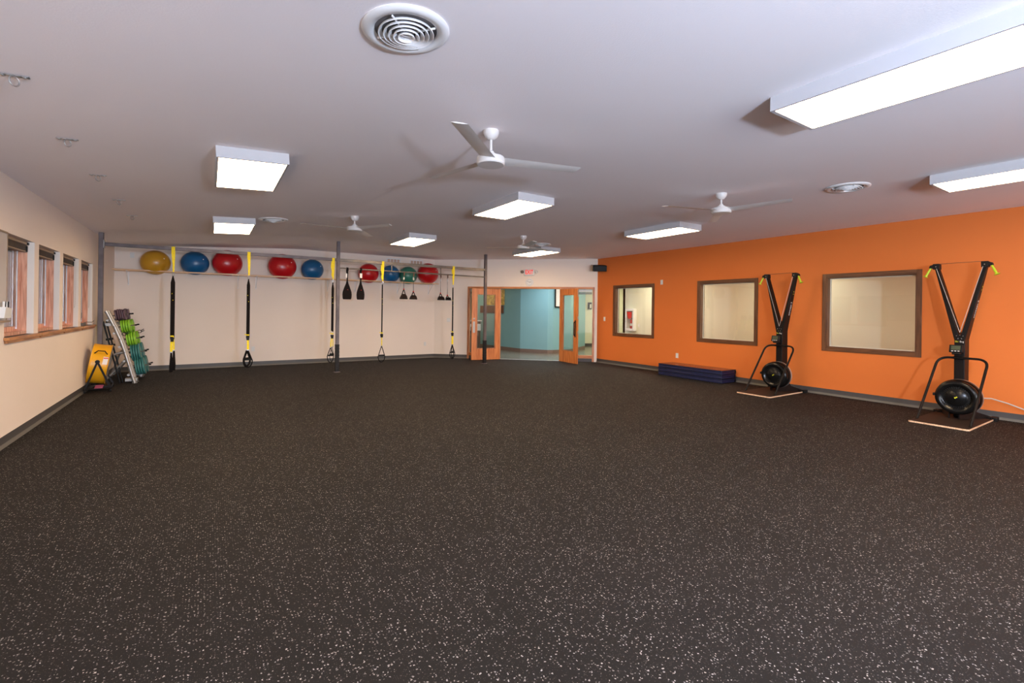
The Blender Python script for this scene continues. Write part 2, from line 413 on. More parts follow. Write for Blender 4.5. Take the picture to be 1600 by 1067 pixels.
# whiteboard with marker holder
t = thing('whiteboard', 'brown-framed whiteboard on the left wall before the nearest window', 'whiteboard', (XL, 4.75, 1.335))
b = MB(); b.box(.001, .018, 0, 2.21, 0, .905); b.build('panel', 'board', t)
b = MB(); b.box(.001, .024, -.02, 2.23, .905, .925).box(.001, .024, -.02, 0, 0, .905).box(.001, .024, 2.21, 2.225, 0, .905).box(.001, .05, -.02, 2.228, -.02, 0)
b.build('frame', 'blindrail', t, bevel=.002)
t = thing('marker_holder', 'white wall caddy full of markers on the whiteboard edge', 'marker holder', (XL+.019, 6.72, 1.36))
b = MB(); b.hexa([(0, 0, 0), (.05, 0, 0), (.05, .19, 0), (0, .19, 0)], [(0, 0, .115), (.062, 0, .115), (.062, .19, .10), (0, .19, .10)]); b.build('cup', 'offwhite', t, bevel=.003)
for k, (y, tt, mm) in enumerate(((.05, .3, 'offwhite'), (.09, .1, 'black'), (.13, -.2, 'offwhite'), (.165, .15, 'black'))):
    b = MB(); b.tube([(.03, y, .06), (.03, y+.03*tt, .15)], .009, 8); b.tube([(.03, y+.03*tt, .15), (.03, y+.035*tt, .17)], .010, 8)
    b.build('marker', mm, t)

# ------------------------------------------------------------------ right windows
for i, (y0, y1) in enumerate(RW):
    w = semp('window_%d' % (5+i), (XR, y0, RZ0)); L = y1-y0; H = RZ1-RZ0; c = .068
    b = MB()
    b.box(-.016, 0, -c, 0, -c, H+c).box(-.016, 0, L, L+c, -c, H+c)
    b.box(-.004, .152, 0, .018, 0, H).box(-.004, .152, L-.018, L, 0, H)
    b.build('window_frame', 'casing', w, bevel=.003)
    b = MB(); b.box(-.016, 0, 0, L, -c, 0).box(-.016, 0, 0, L, H, H+c).box(-.004, .152, .018, L-.018, 0, .018).box(-.004, .152, .018, L-.018, H-.018, H)
    b.build('window_rail', 'casingY', w, bevel=.003)
    b = MB(); b.box(.095, .107, .018, .03, .018, H-.018).box(.095, .107, L-.03, L-.018, .018, H-.018).box(.095, .107, .03, L-.03, .018, .03).box(.095, .107, .03, L-.03, H-.03, H-.018)
    b.build('glazing_stop', 'hall_cream', w)
    b = MB(); b.box(.108, .114, .019, L-.019, .019, H-.019); b.build('pane', 'glass', w)

# ------------------------------------------------------------------ entry: frame, sidelights, doors
w = semp('trim_2', WA, (0, 0, wang))
S0, S1, H0, H1 = E0, E1, 2.112, 3.962   # opening between hinge posts
b = MB(); f0, f1 = -.018, .15
b.box(S0, S0+.06, f0, f1, 0, EH).box(S1-.06, S1, f0, f1, 0, EH)
b.box(H0-.06, H0, f0, f1, 0, EH-.06).box(H1, H1+.06, f0, f1, 0, EH-.06)
b.build('jamb', 'oak', w, bevel=.003)
b = MB(); b.box(S0+.06, S1-.06, f0, f1, EH-.06, EH)
b.box(S0+.06, H0-.06, 0, .12, .10, .19).box(H1+.06, S1-.06, 0, .12, .10, .19)
b.build('header', wood_mat('header_wood', srgb(168, 98, 50), srgb(205, 135, 80), .35, 'X'), w, bevel=.003)
b = MB(); b.box(S0+.06, H0-.06, .01, .11, 0, .10).box(H1+.06, S1-.06, .01, .11, 0, .10); b.build('kick_base', 'base', w)
b = MB(); b.box(S0+.06, H0-.06, .06, .066, .19, EH-.06).box(H1+.06, S1-.06, .06, .066, .19, EH-.06); b.build('sidelight_pane', 'glass', w)
b = MB(); b.box(H0, H1, .06, .15, -.005, .006); b.build('threshold', 'alu', w)
for s0, s1, lb in ((S0+.08, H0-.08, 'raised dark blind in the left door sidelight'), (H1+.08, S1-.08, 'raised dark blind in the right door sidelight')):
    bl = thing('window_blind', lb, 'blind', WA+wd*s0+Vector((0, 0, 0)), (0, 0, wang))
    b = MB(); b.box(0, s1-s0, .075, .12, 2.10, 2.175); b.build('headrail', 'offwhite', bl)
    b = MB()
    for k in range(6): b.box(0, s1-s0, .08, .115, 2.03+.011*k, 2.037+.011*k)
    b.build('slats', 'blind', bl)

def door_leaf(name, hinge, ang, sign):
    """leaf along local +x from the hinge, thickness on y"""
    d = semp(name, (hinge[0], hinge[1], .008), (0, 0, ang)); Wd = .90; Hh = 2.16; t0, t1 = -.022, .022
    sl, sr, tb, bb = .155, .165, .175, .34
    b = MB()
    b.box(0, sl, t0, t1, 0, Hh).box(Wd-sr, Wd, t0, t1, 0, Hh).box(sl, Wd-sr, t0, t1, 0, bb).box(sl, Wd-sr, t0, t1, Hh-tb, Hh)
    b.build('door_panel', 'door', d, bevel=.002)
    b = MB()
    for y0, y1 in ((t0-.006, t0+.006), (t1-.006, t1+.006)):
        b.box(sl-.008, sl+.012, y0, y1, bb-.008, Hh-tb+.008).box(Wd-sr-.012, Wd-sr+.008, y0, y1, bb-.008, Hh-tb+.008)
        b.box(sl+.012, Wd-sr-.012, y0, y1, bb-.008, bb+.012).box(sl+.012, Wd-sr-.012, y0, y1, Hh-tb-.012, Hh-tb+.008)
    b.build('glass_stop', 'oak', d)
    b = MB(); b.box(sl+.002, Wd-sr-.002, -.003, .003, bb+.002, Hh-tb-.002); b.build('pane', 'glass', d)
    return d, t0, t1, Wd
hL = WA+wd*H0; hR = WA+wd*H1
nrm = Vector((-wd.y, wd.x, 0))   # away from the gym
hLp = hL-nrm*.03; hRp = hR-nrm*.03
tipL = Vector((6.715, 12.40, 0)); tipR = Vector((8.815, 10.10, 0))
aL = math.atan2(tipL.y-hLp.y, tipL.x-hLp.x); aR = math.atan2(tipR.y-hRp.y, tipR.x-hRp.x)
d, t0, t1, Wd = door_leaf('door_1', hLp, aL, 1)
# gym-side visible face of the left leaf is local +y (towards the camera)
b = MB(); b.box(Wd-.105, Wd-.035, t1, t1+.004, .82, 1.16); b.build('push_plate', 'silver', d, bevel=.001)
b = MB(); b.lathe([(.028, 0), (.028, .012), (.018, .016)], 20, Matrix.Translation((Wd-.07, t1, 1.24)) @ Matrix.Rotation(-PI/2, 4, 'X')); b.build('lock_cylinder', 'silver', d)
b = MB(); b.box(Wd-.01, Wd+.012, -.05, -.022, .8, 1.0); b.build('pull_handle', 'black', d, bevel=.003)
b = MB(); b.box(.08, .34, -.07, -.024, 2.08, 2.13); b.tube([(.2, -.05, 2.14), (.33, -.2, 2.16), (.05, -.24, 2.17)], .008, 6); b.build('door_closer', 'silver', d, bevel=.003)
d, t0, t1, Wd = door_leaf('door_2', hRp, aR, -1)
b = MB(); b.tube(fillet([(Wd-.09, -t1-.002, .80), (Wd-.09, -t1-.05, .83), (Wd-.09, -t1-.05, 1.18), (Wd-.09, -t1-.002, 1.21)], .02, 4), .014, 8); b.box(Wd-.115, Wd-.065, -t1-.006, -t1, .76, 1.25); b.build('pull_handle', 'black', d, bevel=.002)
b = MB(); b.box(Wd, Wd+.003, -.015, .015, 1.92, 2.12).box(Wd, Wd+.003, -.012, .012, 1.28, 1.36).box(Wd, Wd+.003, -.012, .012, .86, .95); b.build('edge_hardware', 'silver', d)
b = MB(); b.box(.08, .34, .024, .07, 2.08, 2.13); b.tube([(.2, .05, 2.14), (.33, .2, 2.16), (.05, .24, 2.17)], .008, 6); b.build('door_closer', 'silver', d, bevel=.003)

# exit sign, clock, speaker, plates
def on_angled(s, z): return WA+wd*s+Vector((0, 0, z))
sE = (Vector((8.197, 11.637, 0))-WA).length
t = thing('exit_sign', 'white lighted exit sign with red letters above the clock', 'exit sign', on_angled(sE, 2.58), (0, 0, wang))
b = MB(); b.box(-.165, .165, -.05, 0, 0, .2); sh = b.build('sign_housing', 'offwhite', t, bevel=.02)
tm = text_mesh('lettering', 'EXIT', .19, 'exitred', sh, Matrix.Translation((0, -.0515, .105)) @ Matrix.Rotation(PI/2, 4, 'X') @ Matrix.Diagonal((.62, .95, 1, 1)), .001)
for sx in (-.215, .215):
    b = MB(); b.lathe([(.045, 0), (.05, .02), (.042, .05), (.02, .07)], 20, Matrix.Translation((sx, -.03, .12)) @ Matrix.Rotation(PI/2, 4, 'X')); b.tube([(sx, -.02, .12), (sx*.76, -.02, .10)], .012, 8)
    b.build('emergency_lamp', 'offwhite' if sx > 0 else 'steelgrey', t)
t = thing('wall_clock', 'round white wall clock between exit sign and door header', 'clock', on_angled(sE+.01, 2.385), (0, 0, wang))
R = Matrix.Rotation(PI/2, 4, 'X')
b = MB(); b.lathe([(.118, 0), (.122, .02), (.118, .034), (.106, .036), (.104, .026), (.001, .026)], 40, R); b.build('case', 'white', t)
for k in range(12):
    b = MB(); a = k*PI/6; r0 = .078; T = R @ Matrix.Rotation(a, 4, 'Z'); b.box(-.004, .004, r0, r0+.016, .0262, .0275, T)
    b.build('hour_mark', 'inkgrey', t)
b = MB(); b.box(-.0045, .0045, -.012, .055, .028, .0295, R @ Matrix.Rotation(-PI*2*(2.82/12), 4, 'Z')); b.build('hour_hand', 'inkgrey', t)
b = MB(); b.box(-.003, .003, -.015, .085, .030, .0312, R @ Matrix.Rotation(-PI*2*(49/60), 4, 'Z')); b.build('minute_hand', 'inkgrey', t)
t = thing('wall_speaker', 'black angled loudspeaker mounted high in the orange wall corner', 'speaker', (9.60, 10.05, 2.78), (.12, 0, -.62))
b = MB(); b.prism([(-.20, -.09, -.085), (.20, -.09, -.085), (.17, .09, -.06), (-.17, .09, -.06)], (0, 0, .17)); b.build('cabinet', 'black', t, bevel=.012)
b = MB(); b.prism([(-.235, -.07, -.085), (-.205, -.092, -.085), (-.175, .09, -.06), (-.2, .09, -.06)], (0, 0, .17)); b.build('side_cheek', 'blindrail', t, bevel=.004)
b = MB(); b.tube([(.0, .08, .0), (.04, .17, .02)], .018, 8); b.build('mount', 'steelgrey', t)

def plate(name, label, cat, loc, rz, w=.075, h=.12, kind='outlet'):
    t = thing(name, label, cat, loc, (0, 0, rz))
    b = MB(); b.box(-w/2, w/2, -.007, 0, -h/2, h/2); b.build('cover_plate', 'offwhite', t, bevel=.002)
    if kind == 'outlet':
        for dz in (-.021, .021):
            b = MB(); b.lathe([(.016, 0), (.016, .003), (.001, .003)], 16, Matrix.Translation((0, -.007, dz)) @ R)
            for dx in (-.006, .006): b.box(dx-.0015, dx+.0015, -.0108, -.0102, dz-.004, dz+.006)
            b.build('socket', 'offwhite' if dz > 0 else 'offwhite', t)
    elif kind == 'switch':
        n = 1 if w < .1 else 2
        for k in range(n):
            dx = 0 if n == 1 else (-.023, .023)[k]
            b = MB(); b.box(dx-.016, dx+.016, -.012, -.007, -.033, .033); b.build('rocker', 'white', t, bevel=.002)
    return t
plate('wall_outlet', 'white outlet low on the orange wall above the mat stack', 'outlet', (XR, 7.41, .447), -PI/2)
plate('wall_switch', 'white switch on the orange wall beside the entry', 'switch', (XR, 9.95, 1.30), -PI/2, kind='switch')
plate('wall_switch', 'small white control plate high on orange wall between two windows', 'control plate', (XR, 7.905, 2.286), -PI/2, kind='switch')
plate('wall_outlet', 'white outlet high on back wall left of the yellow ball', 'outlet', (-1.49, YB, 2.665), 0)
plate('wall_outlet', 'white outlet low on back wall right of the second suspension strap', 'outlet', (.956, YB, .44), 0)
plate('wall_outlet', 'white outlet low on back wall near the angled corner', 'outlet', (5.66, YB, .44), 0)
plate('wall_switch', 'white double switch on the wall left of the entry', 'switch', on_angled((Vector((6.311, 13.33, 0))-WA).length, 1.19), wang, w=.12, kind='switch')

# return air grilles
for x0, lb in ((4.405, 'left white air grille on the back wall under the ceiling'), (5.13, 'right white air grille on the back wall under the ceiling')):
    t = thing('air_grille', lb, 'vent', (x0, YB, 2.885), group='air grilles on the back wall')
    b = MB(); b.box(0, .43, -.012, 0, 0, .15); b.build('frame', 'white', t, bevel=.002)
    b = MB()
    for k in range(4): b.box(.03+.098*k, .03+.098*k+.074, -.0135, -.0122, .03, .12)
    b.build('slots', 'grille', t)

# ------------------------------------------------------------------ corridor and hall
hall = [(9.88, 10.2), (11.7, 11.1), (16.2, 11.1)]
b = MB(); b.box(9.88, 11.85, -2, 11.1, -.08, 0).prism([(9.78, 10.24, -.08), (11.7, 11.0, -.08), (17, 11.0, -.08), (17, 19, -.08), (5.9, 19, -.08), (5.9, 13.9, -.08), (6.07, 13.76, -.08)], (0, 0, .08))
struct(b.build('floor_hall', 'hallfloor', loc=(0, 0, -.002)))
b = MB(); b.box(9.885, 17, -2, 19.2, 2.75, 2.85).box(5.9, 9.885, 13.8, 19.2, 2.75, 2.85).prism([(6.2, 13.8, 2.75), (9.885, 10.5, 2.75), (9.885, 13.8, 2.75)], (0, 0, .1)); struct(b.build('ceiling_hall', 'rev'))
b = MB(); b.box(11.7, 11.8, -2, 11.1, 0, 2.75).box(11.7, 16.3, 11.0, 11.1, 0, 2.75); struct(b.build('wall_corridor', 'hall_cream'))
b = MB(); b.box(9.885, 11.8, -2.1, -2, 0, 2.75).box(16.2, 16.3, 11, 19, 0, 2.75).box(5.8, 16.3, 18.9, 19, 0, 2.75).box(5.8, 5.9, 13.75, 19, 0, 2.75); struct(b.build('wall_hall', 'hall_cream'))
def polywall(name, pts, th, h, m):
    b = MB()
    for p, q in zip(pts[:-1], pts[1:]):
        p = Vector((*p, 0)); q = Vector((*q, 0)); n = Vector((-(q-p).y, (q-p).x, 0)).normalized()*th
        b.add([p, q, q+n, p+n, p+Vector((0, 0, h)), q+Vector((0, 0, h)), q+n+Vector((0, 0, h)), p+n+Vector((0, 0, h))], [(0, 1, 2, 3), (4, 7, 6, 5), (0, 4, 5, 1), (1, 5, 6, 2), (2, 6, 7, 3), (3, 7, 4, 0)])
    return b.build(name, m)
TP = [(9.33, 17.2), (9.545, 14.08), (10.07, 13.13), (10.25, 13.06), (11.1, 13.07), (12.79, 14.18), (12.9, 15.5)]
struct(polywall('wall_teal', TP, .08, 2.75, 'teal'))
struct(polywall('baseboard_teal', [(x, y-.006) for x, y in TP], .004, .13, 'hallbase'))
struct(polywall('wall_cream_hall', [(12.9, 15.45), (13.4, 15.5), (16.2, 14.4)], .08, 2.75, 'hall_cream'))
struct(polywall('baseboard_cream_hall', [(13.4, 15.49), (16.2, 14.39)], .004, .12, 'base'))
# things in the hall
d2 = math.atan2(15.344-14.079, 9.457-9.545)
t = thing('wall_poster', 'gold printed poster on the teal hall wall seen through the doorway', 'poster', (9.478, 15.07, 1.72), (0, 0, d2))
b = MB(); b.box(0, 1.3, .004, .03, 0, .60); b.build('print', 'gold', t, bevel=.002)
t = thing('notice_board', 'dark brown board hanging below the gold poster in the hall', 'board', (9.474, 15.12, 1.41), (0, 0, d2))
b = MB(); b.box(0, 1.6, .004, .035, 0, .29); b.build('panel', 'brownboard', t, bevel=.002)
t = thing('picture_frame', 'black framed white picture on the teal hall wall by the right door', 'picture', (10.31, 13.058, 1.64))
b = MB(); b.box(0, .40, -.03, 0, 0, .05).box(0, .05, -.03, 0, .05, .72).box(.35, .40, -.03, 0, .05, .72).box(0, .40, -.03, 0, .72, .77); b.build('frame', 'black', t, bevel=.002)
b = MB(); b.box(.05, .35, -.015, -.002, .05, .72); b.build('print', 'paper', t)
t = thing('reception_desk', 'brown reception desk with pale counter seen through the left door glass', 'desk', (7.6, 15.9, 0))
b = MB(); b.box(0, 1.3, 0, .7, 0, .85).box(0, 1.3, 0, .05, .85, 1.08); b.build('desk_body', 'deskbrown', t, bevel=.005)
b = MB(); b.box(-.03, 1.33, -.06, .28, 1.08, 1.12).box(0, 1.3, -.015, 0, .72, .98); b.build('counter', 'paper', t, bevel=.004)
t = thing('wall_phone', 'black and white wall phone on the cream hall wall', 'phone', (13.93, 15.285, 1.62), (0, 0, math.atan2(-1.1, 2.8)))
b = MB(); b.box(0, .17, -.05, 0, 0, .3); b.build('phone_body', 'black', t, bevel=.01)
b = MB(); b.box(.07, .14, -.058, -.05, .05, .22); b.build('keypad', 'paper', t)
# extinguisher cabinet in the corridor
t = thing('fire_cabinet', 'white recessed fire extinguisher cabinet seen through the far orange-wall window', 'cabinet', (11.698, 10.685, .90))
b = MB(); b.box(-.13, 0, -.19, -.13, 0, .72).box(-.13, 0, .13, .19, 0, .72).box(-.13, 0, -.13, .13, 0, .07).box(-.13, 0, -.13, .13, .65, .72); b.build('door_frame', 'white', t, bevel=.003)
b = MB(); b.box(-.124, -.120, -.13, .13, .07, .65); b.build('door_glass', 'glass', t)
b = MB(); b.box(-.013, -.001, -.13, .13, .07, .65); b.build('back_panel', 'offwhite', t)
b = MB(); b.tube([(-.13, .17, .3), (-.155, .17, .31), (-.155, .17, .4), (-.13, .17, .41)], .006, 6); b.build('handle', 'steelgrey', t)
b = MB(); b.prism([(-.1255, .12, .62), (-.1255, -.09, .62), (-.1255, -.09, .42), (-.1255, .02, .38), (-.1255, .07, .42)], (.001, 0, 0)); b.build('door_sticker', 'red', t)
t = thing('fire_extinguisher', 'red fire extinguisher inside the white corridor cabinet', 'fire extinguisher', (11.636, 10.645, .971))
b = MB(); b.lathe([(.052, 0), (.055, .01), (.055, .24), (.04, .29), (.015, .31)], 20); b.build('cylinder', 'red', t)
b = MB(); b.lathe([(.0555, .09), (.0555, .17)], 20, cap=False); b.build('label_band', 'paper', t)
b = MB(); b.tube([(0, 0, .31), (0, 0, .34), (0, .03, .36)], .012, 8); b.tube([(0, .02, .33), (0, .06, .3), (0, .07, .18), (0, .06, .1)], .007, 6); b.build('valve_and_hose', 'black', t)
plate('wall_switch', 'white plate on the corridor wall right of the extinguisher cabinet', 'switch', (11.7, 10.40, 1.08), -PI/2, kind='switch')

# ------------------------------------------------------------------ ceiling fixtures
def fixture(x, y, label, slope=False, ln=1.235, vis=True):
    t = thing('ceiling_light', label, 'ceiling light', (x, y, zc(x)), (0, SL if slope else 0, 0), group='ceiling light panels')
    a, l, h = .305, ln/2+.025, .105
    b = MB()
    b.box(-a, -a+.02, -l, l, -h, 0).box(a-.02, a, -l, l, -h, 0).box(-a+.02, a-.02, -l, -l+.025, -h, 0).box(-a+.02, a-.02, l-.025, l, -h, 0).box(-a+.02, a-.02, -l+.025, l-.025, -.02, 0)
    b.build('housing', 'housing', t, bevel=.0015)
    b = MB(); b.box(-a+.021, a-.021, -l+.026, l-.026, -h+.004, -h+.012); b.build('diffuser', 'diffuser', t)
    return t
fixture(3.735, 1.19, 'largest lit ceiling light panel, running out of the right frame edge')
fixture(7.105, 1.19, 'lit ceiling light panel nearest the orange wall, cut by the right frame edge')
fixture(3.735, 5.79, 'lit ceiling light panel just behind the nearest ceiling fan')
fixture(7.105, 5.80, 'lit ceiling light panel beside the ceiling fan nearest the orange wall')
fixture(3.735, 9.82, 'lit ceiling light panel above the middle rig post')
fixture(7.075, 9.77, 'lit ceiling light panel above the exit sign')
fixture(.335, 5.665, 'larger nearer one of the two left ceiling light panels', True)
fixture(.335, 9.625, 'smaller farther one of the two left ceiling light panels', True)
fixture(.335, 1.19, 'lit ceiling light panel above and left of the camera', True)
for x, y in ((.335, -2.6), (3.735, -2.6), (7.105, -2.6), (3.735, -6)): fixture(x, y, 'lit ceiling light panel in the row behind the camera', x < 1)

def ceiling_fan(x, y, ang, label, hz=-.25):
    t = thing('ceiling_fan', label, 'ceiling fan', (x, y, 3.09), group='white three-blade ceiling fans')
    b = MB(); b.lathe([(.068, 0), (.07, -.008), (.068, -.03), (.055, -.058), (.035, -.075), (.022, -.082), (.001, -.082)], 32); b.build('canopy', 'whitefan', t)
    b = MB(); b.lathe([(.012, -.08), (.012, hz+.06)], 12); b.build('downrod', 'whitefan', t)
    b = MB(); b.lathe([(.022, hz+.085), (.03, hz+.075), (.03, hz+.06), (.052, hz+.056), (.055, hz+.032), (.118, hz+.028), (.124, hz+.018), (.124, hz-.03), (.116, hz-.04), (.001, hz-.042)], 40); b.build('motor_housing', 'whitefan', t)
    for k in range(3):
        b = MB(); n = 10; v = []; 
        for i in range(n+1):
            u = i/n; r = .10+.75*u; w = .072-.010*u
            tw = -math.radians(11-4*u)
            for s, q in ((-1, 0), (-.4, .006), (.4, .006), (1, 0), (.4, -.004), (-.4, -.004)):
                yy = s*w; v.append((r-(.03*(s+1)/2 if i == n else 0), yy*math.cos(tw)-q*math.sin(tw), yy*math.sin(tw)+q*math.cos(tw)+.002))
        f = [(i*6+k2, i*6+(k2+1) % 6, (i+1)*6+(k2+1) % 6, (i+1)*6+k2) for i in range(n) for k2 in range(6)]+[(5, 4, 3, 2, 1, 0), tuple(n*6+q for q in range(6))]
        b.add(v, f)
        b.build('blade', 'whitefan', t, loc=(0, 0, hz), rot=(0, 0, math.radians(ang+120*k)), smooth=50)
    return t
ceiling_fan(2.07, 3.552, -16, 'largest white ceiling fan, nearest the camera', -.265)
ceiling_fan(5.665, 3.654, 41, 'white ceiling fan right of centre, nearest the orange wall', -.225)
ceiling_fan(2.075, 8.17, 57, 'white ceiling fan in front of the hanging rig beside the second light panel', -.215)
ceiling_fan(5.555, 8.12, 11, 'smallest white ceiling fan, in front of the entry', -.235)

def round_vent(x, y, label, rx=0, ry=0):
    t = thing('ceiling_vent', label, 'vent', (x, y, zc(x)), (0, ry, 0), group='round white ceiling vents')
    b = MB(); b.lathe([(.232, 0), (.235, -.006), (.228, -.012), (.205, -.020), (.172, -.014), (.166, -.002)], 48, cap=False); b.build('outer_ring', 'white', t, smooth=60)
    b = MB(); b.lathe([(.168, -.0015), (.001, -.0015)], 40, cap=False); b.build('throat_shade_disc', 'ventdark', t)  # flat dark disc painting the shade inside the uncut vent opening
    for r, z in ((.150, -.020), (.124, -.025), (.098, -.030), (.072, -.035), (.046, -.038)):
        b = MB(); b.lathe([(r, z-.006), (r-.004, z+.006), (r-.020, z+.016), (r-.021, z+.013), (r-.007, z+.002), (r-.002, z-.008), (r, z-.006)], 40, cap=False); b.build('louvre_ring', 'white', t, smooth=60)
    b = MB(); b.lathe([(.030, -.034), (.026, -.030), (.001, -.030)], 24, cap=False); b.tube([(-.028, 0, -.034), (.028, 0, -.034)], .003, 6)
    for k in range(4):
        a = PI/4+k*PI/2; b.box(.02, .168, -.003, .003, -.022, -.012, Matrix.Rotation(a, 4, 'Z'))
    b.build('hub_and_spokes', 'white', t)
    return t
round_vent(.885, 2.455, 'large round ceiling vent at the top of the picture', ry=SL)
round_vent(.912, 9.0, 'round ceiling vent beside the small left light panel', ry=SL)
round_vent(6.62, 2.57, 'round ceiling vent near the orange wall')
round_vent(6.575, 8.875, 'round ceiling vent beside the farthest ceiling fan')

for y, lb in ((4.065, 'steel ring anchor on the ceiling nearest the camera at the left edge'), (5.35, 'second nearest steel ring anchor on the left ceiling'), (6.635, 'middle steel ring anchor of the left ceiling row'), (8.02, 'second farthest steel ring anchor on the left ceiling'), (9.28, 'farthest steel ring anchor on the left ceiling')):
    t = thing('ceiling_anchor', lb, 'ceiling hook', (-1.02, y, zc(-1.02)), (0, SL, 0), group='ring anchors along the left ceiling')
    b = MB()
    pts = [(-.07+.14*i/24, 0, -.004-.004*abs(math.sin(PI*i/6))) for i in range(25)]
    b.strap(pts, .03, .004, (0, 1, 0)); b.build('anchor_plate', 'zinc', t)
    for x in (-.05, .05):
        b = MB(); b.lathe([(.009, -.004), (.009, -.014), (.001, -.015)], 8, Matrix.Translation((x, 0, 0))); b.build('bolt', 'zinc', t)
    b = MB(); b.tube([(.018*math.cos(a), .018*math.cos(a), -.038+.03*math.sin(a)) for a in [2*PI*k/20 for k in range(20)]], .0045, 8, closed=True); b.build('ring', 'zinc', t)
    t.rotation_euler = (0, SL, 0)

# ------------------------------------------------------------------ ball shelf and balls
YS = 13.27
t = thing('ball_rack', 'pale wood rail ball rack on white brackets along the back wall', 'rack', (0, YB, 2.305))
for nm, y in (('front_rail', YS-YB), ('rear_rail', -.05)):
    b = MB(); b.box(-1.79, 5.93, y-.012, y+.012, -.016, .016); b.build(nm, 'dowel', t, bevel=.004)
for x in (-1.55, .60, 1.0, 2.75, 3.5, 4.75, 5.75):
    b = MB(); b.box(x-.012, x+.012, -.003, 0, -.33, .0).box(x-.012, x+.012, YS-YB+.012, 0, -.022, -.016)
    b.tube([(x, -.005, -.30), (x, YS-YB+.03, -.022)], .006, 6); b.build('bracket', 'white', t)
def ball(x, z, r, m, label):
    t = thing('exercise_ball', label, 'exercise ball', (x, 13.41, z), group='exercise balls on the rail rack')
    b = MB(); b.sphere((0, 0, 0), r, 40, 28, (1, min(1, .235/r) if r > .25 else 1, .97))
    t.rotation_euler = (0, 0, random.uniform(0, .2))
    b.build('ball_body', m, t, smooth=80)
    b = MB(); b.lathe([(.012, 0), (.012, .003), (.001, .004)], 12, Matrix.Rotation(PI/2, 4, 'X')); b.build('valve_plug', 'paper' if m != 'greenball' else 'black', t, loc=(r*.55, -.235*math.sqrt(max(0, 1-.55**2-.3**2)), r*.3))
ball(-1.045, 2.505, .285, 'yellowball', 'mustard yellow exercise ball at the left end of the rack')
ball(-.295, 2.54, .287, 'blueball', 'blue exercise ball beside the mustard yellow ball')
ball(.365, 2.59, .325, 'redball', 'red exercise ball touching the leftmost blue ball')
ball(1.585, 2.58, .335, 'redball', 'lone large red exercise ball between the second strap and a blue ball')
ball(2.315, 2.545, .282, 'blueball', 'blue exercise ball just left of the middle rig post')
ball(3.815, 2.525, .285, 'redball', 'red exercise ball behind the two black hanging arm slings')
ball(4.455, 2.54, .264, 'blueball', 'blue exercise ball behind the fourth yellow strap')
ball(5.00, 2.53, .272, 'greenball', 'green exercise ball, the only green one')
ball(5.64, 2.62, .325, 'redball', 'red exercise ball at the right end of the rack')

# ------------------------------------------------------------------ suspension rig
YR = 11.445
t = thing('training_rig', 'tall grey steel suspension rig of three posts and crossbeams', 'training rig', (0, YR, 0))
PX = (-1.70, 2.54, 6.545)
for i, x in enumerate(PX):
    b = MB(); zt = zc(x)-.001; b.box(x-.036, x+.036, -.036, .036, 0.0, zt); b.build('post', 'rawsteel', t, bevel=.005)
    b = MB(); b.box(x-.07, x+.07, -.07, .07, 0, .008); b.build('base_plate', 'rawsteel', t, bevel=.002)
    if i:
        b = MB(); zz = .02
        for k in range(16): b.box(x-.042-.002*(k % 2), x+.042+.002*(k % 2), -.042-.002*(k % 2), .042+.002*(k % 2), .02+.04*k, .06+.04*k)
        b.build('post_wrap', 'padblack', t, bevel=.004)
for x0, x1 in ((PX[0]+.05, PX[1]-.036), (PX[1]+.036, PX[2]-.036)):
    b = MB(); b.box(x0, x1, -.03, .03, 2.62, 2.685); b.build('crossbeam', 'steelgrey' if x0 > 0 else 'rawsteel', t, bevel=.004)
b = MB(); b.box(PX[0]+.036, PX[0]+.05, -.05, .05, 2.58, 2.73); b.build('flange', 'zinc', t, bevel=.002)
b = MB(); b.tube([(PX[1]+.03, 0, 2.462), (PX[2]-.03, 0, 2.45)], .019, 12); b.build('pull_up_bar', 'steelgrey', t)
for x in (3.83, 5.17):
    b = MB(); b.box(x-.012, x+.012, -.012, .012, 2.47, 2.62); b.build('bar_hanger', 'steelgrey', t)

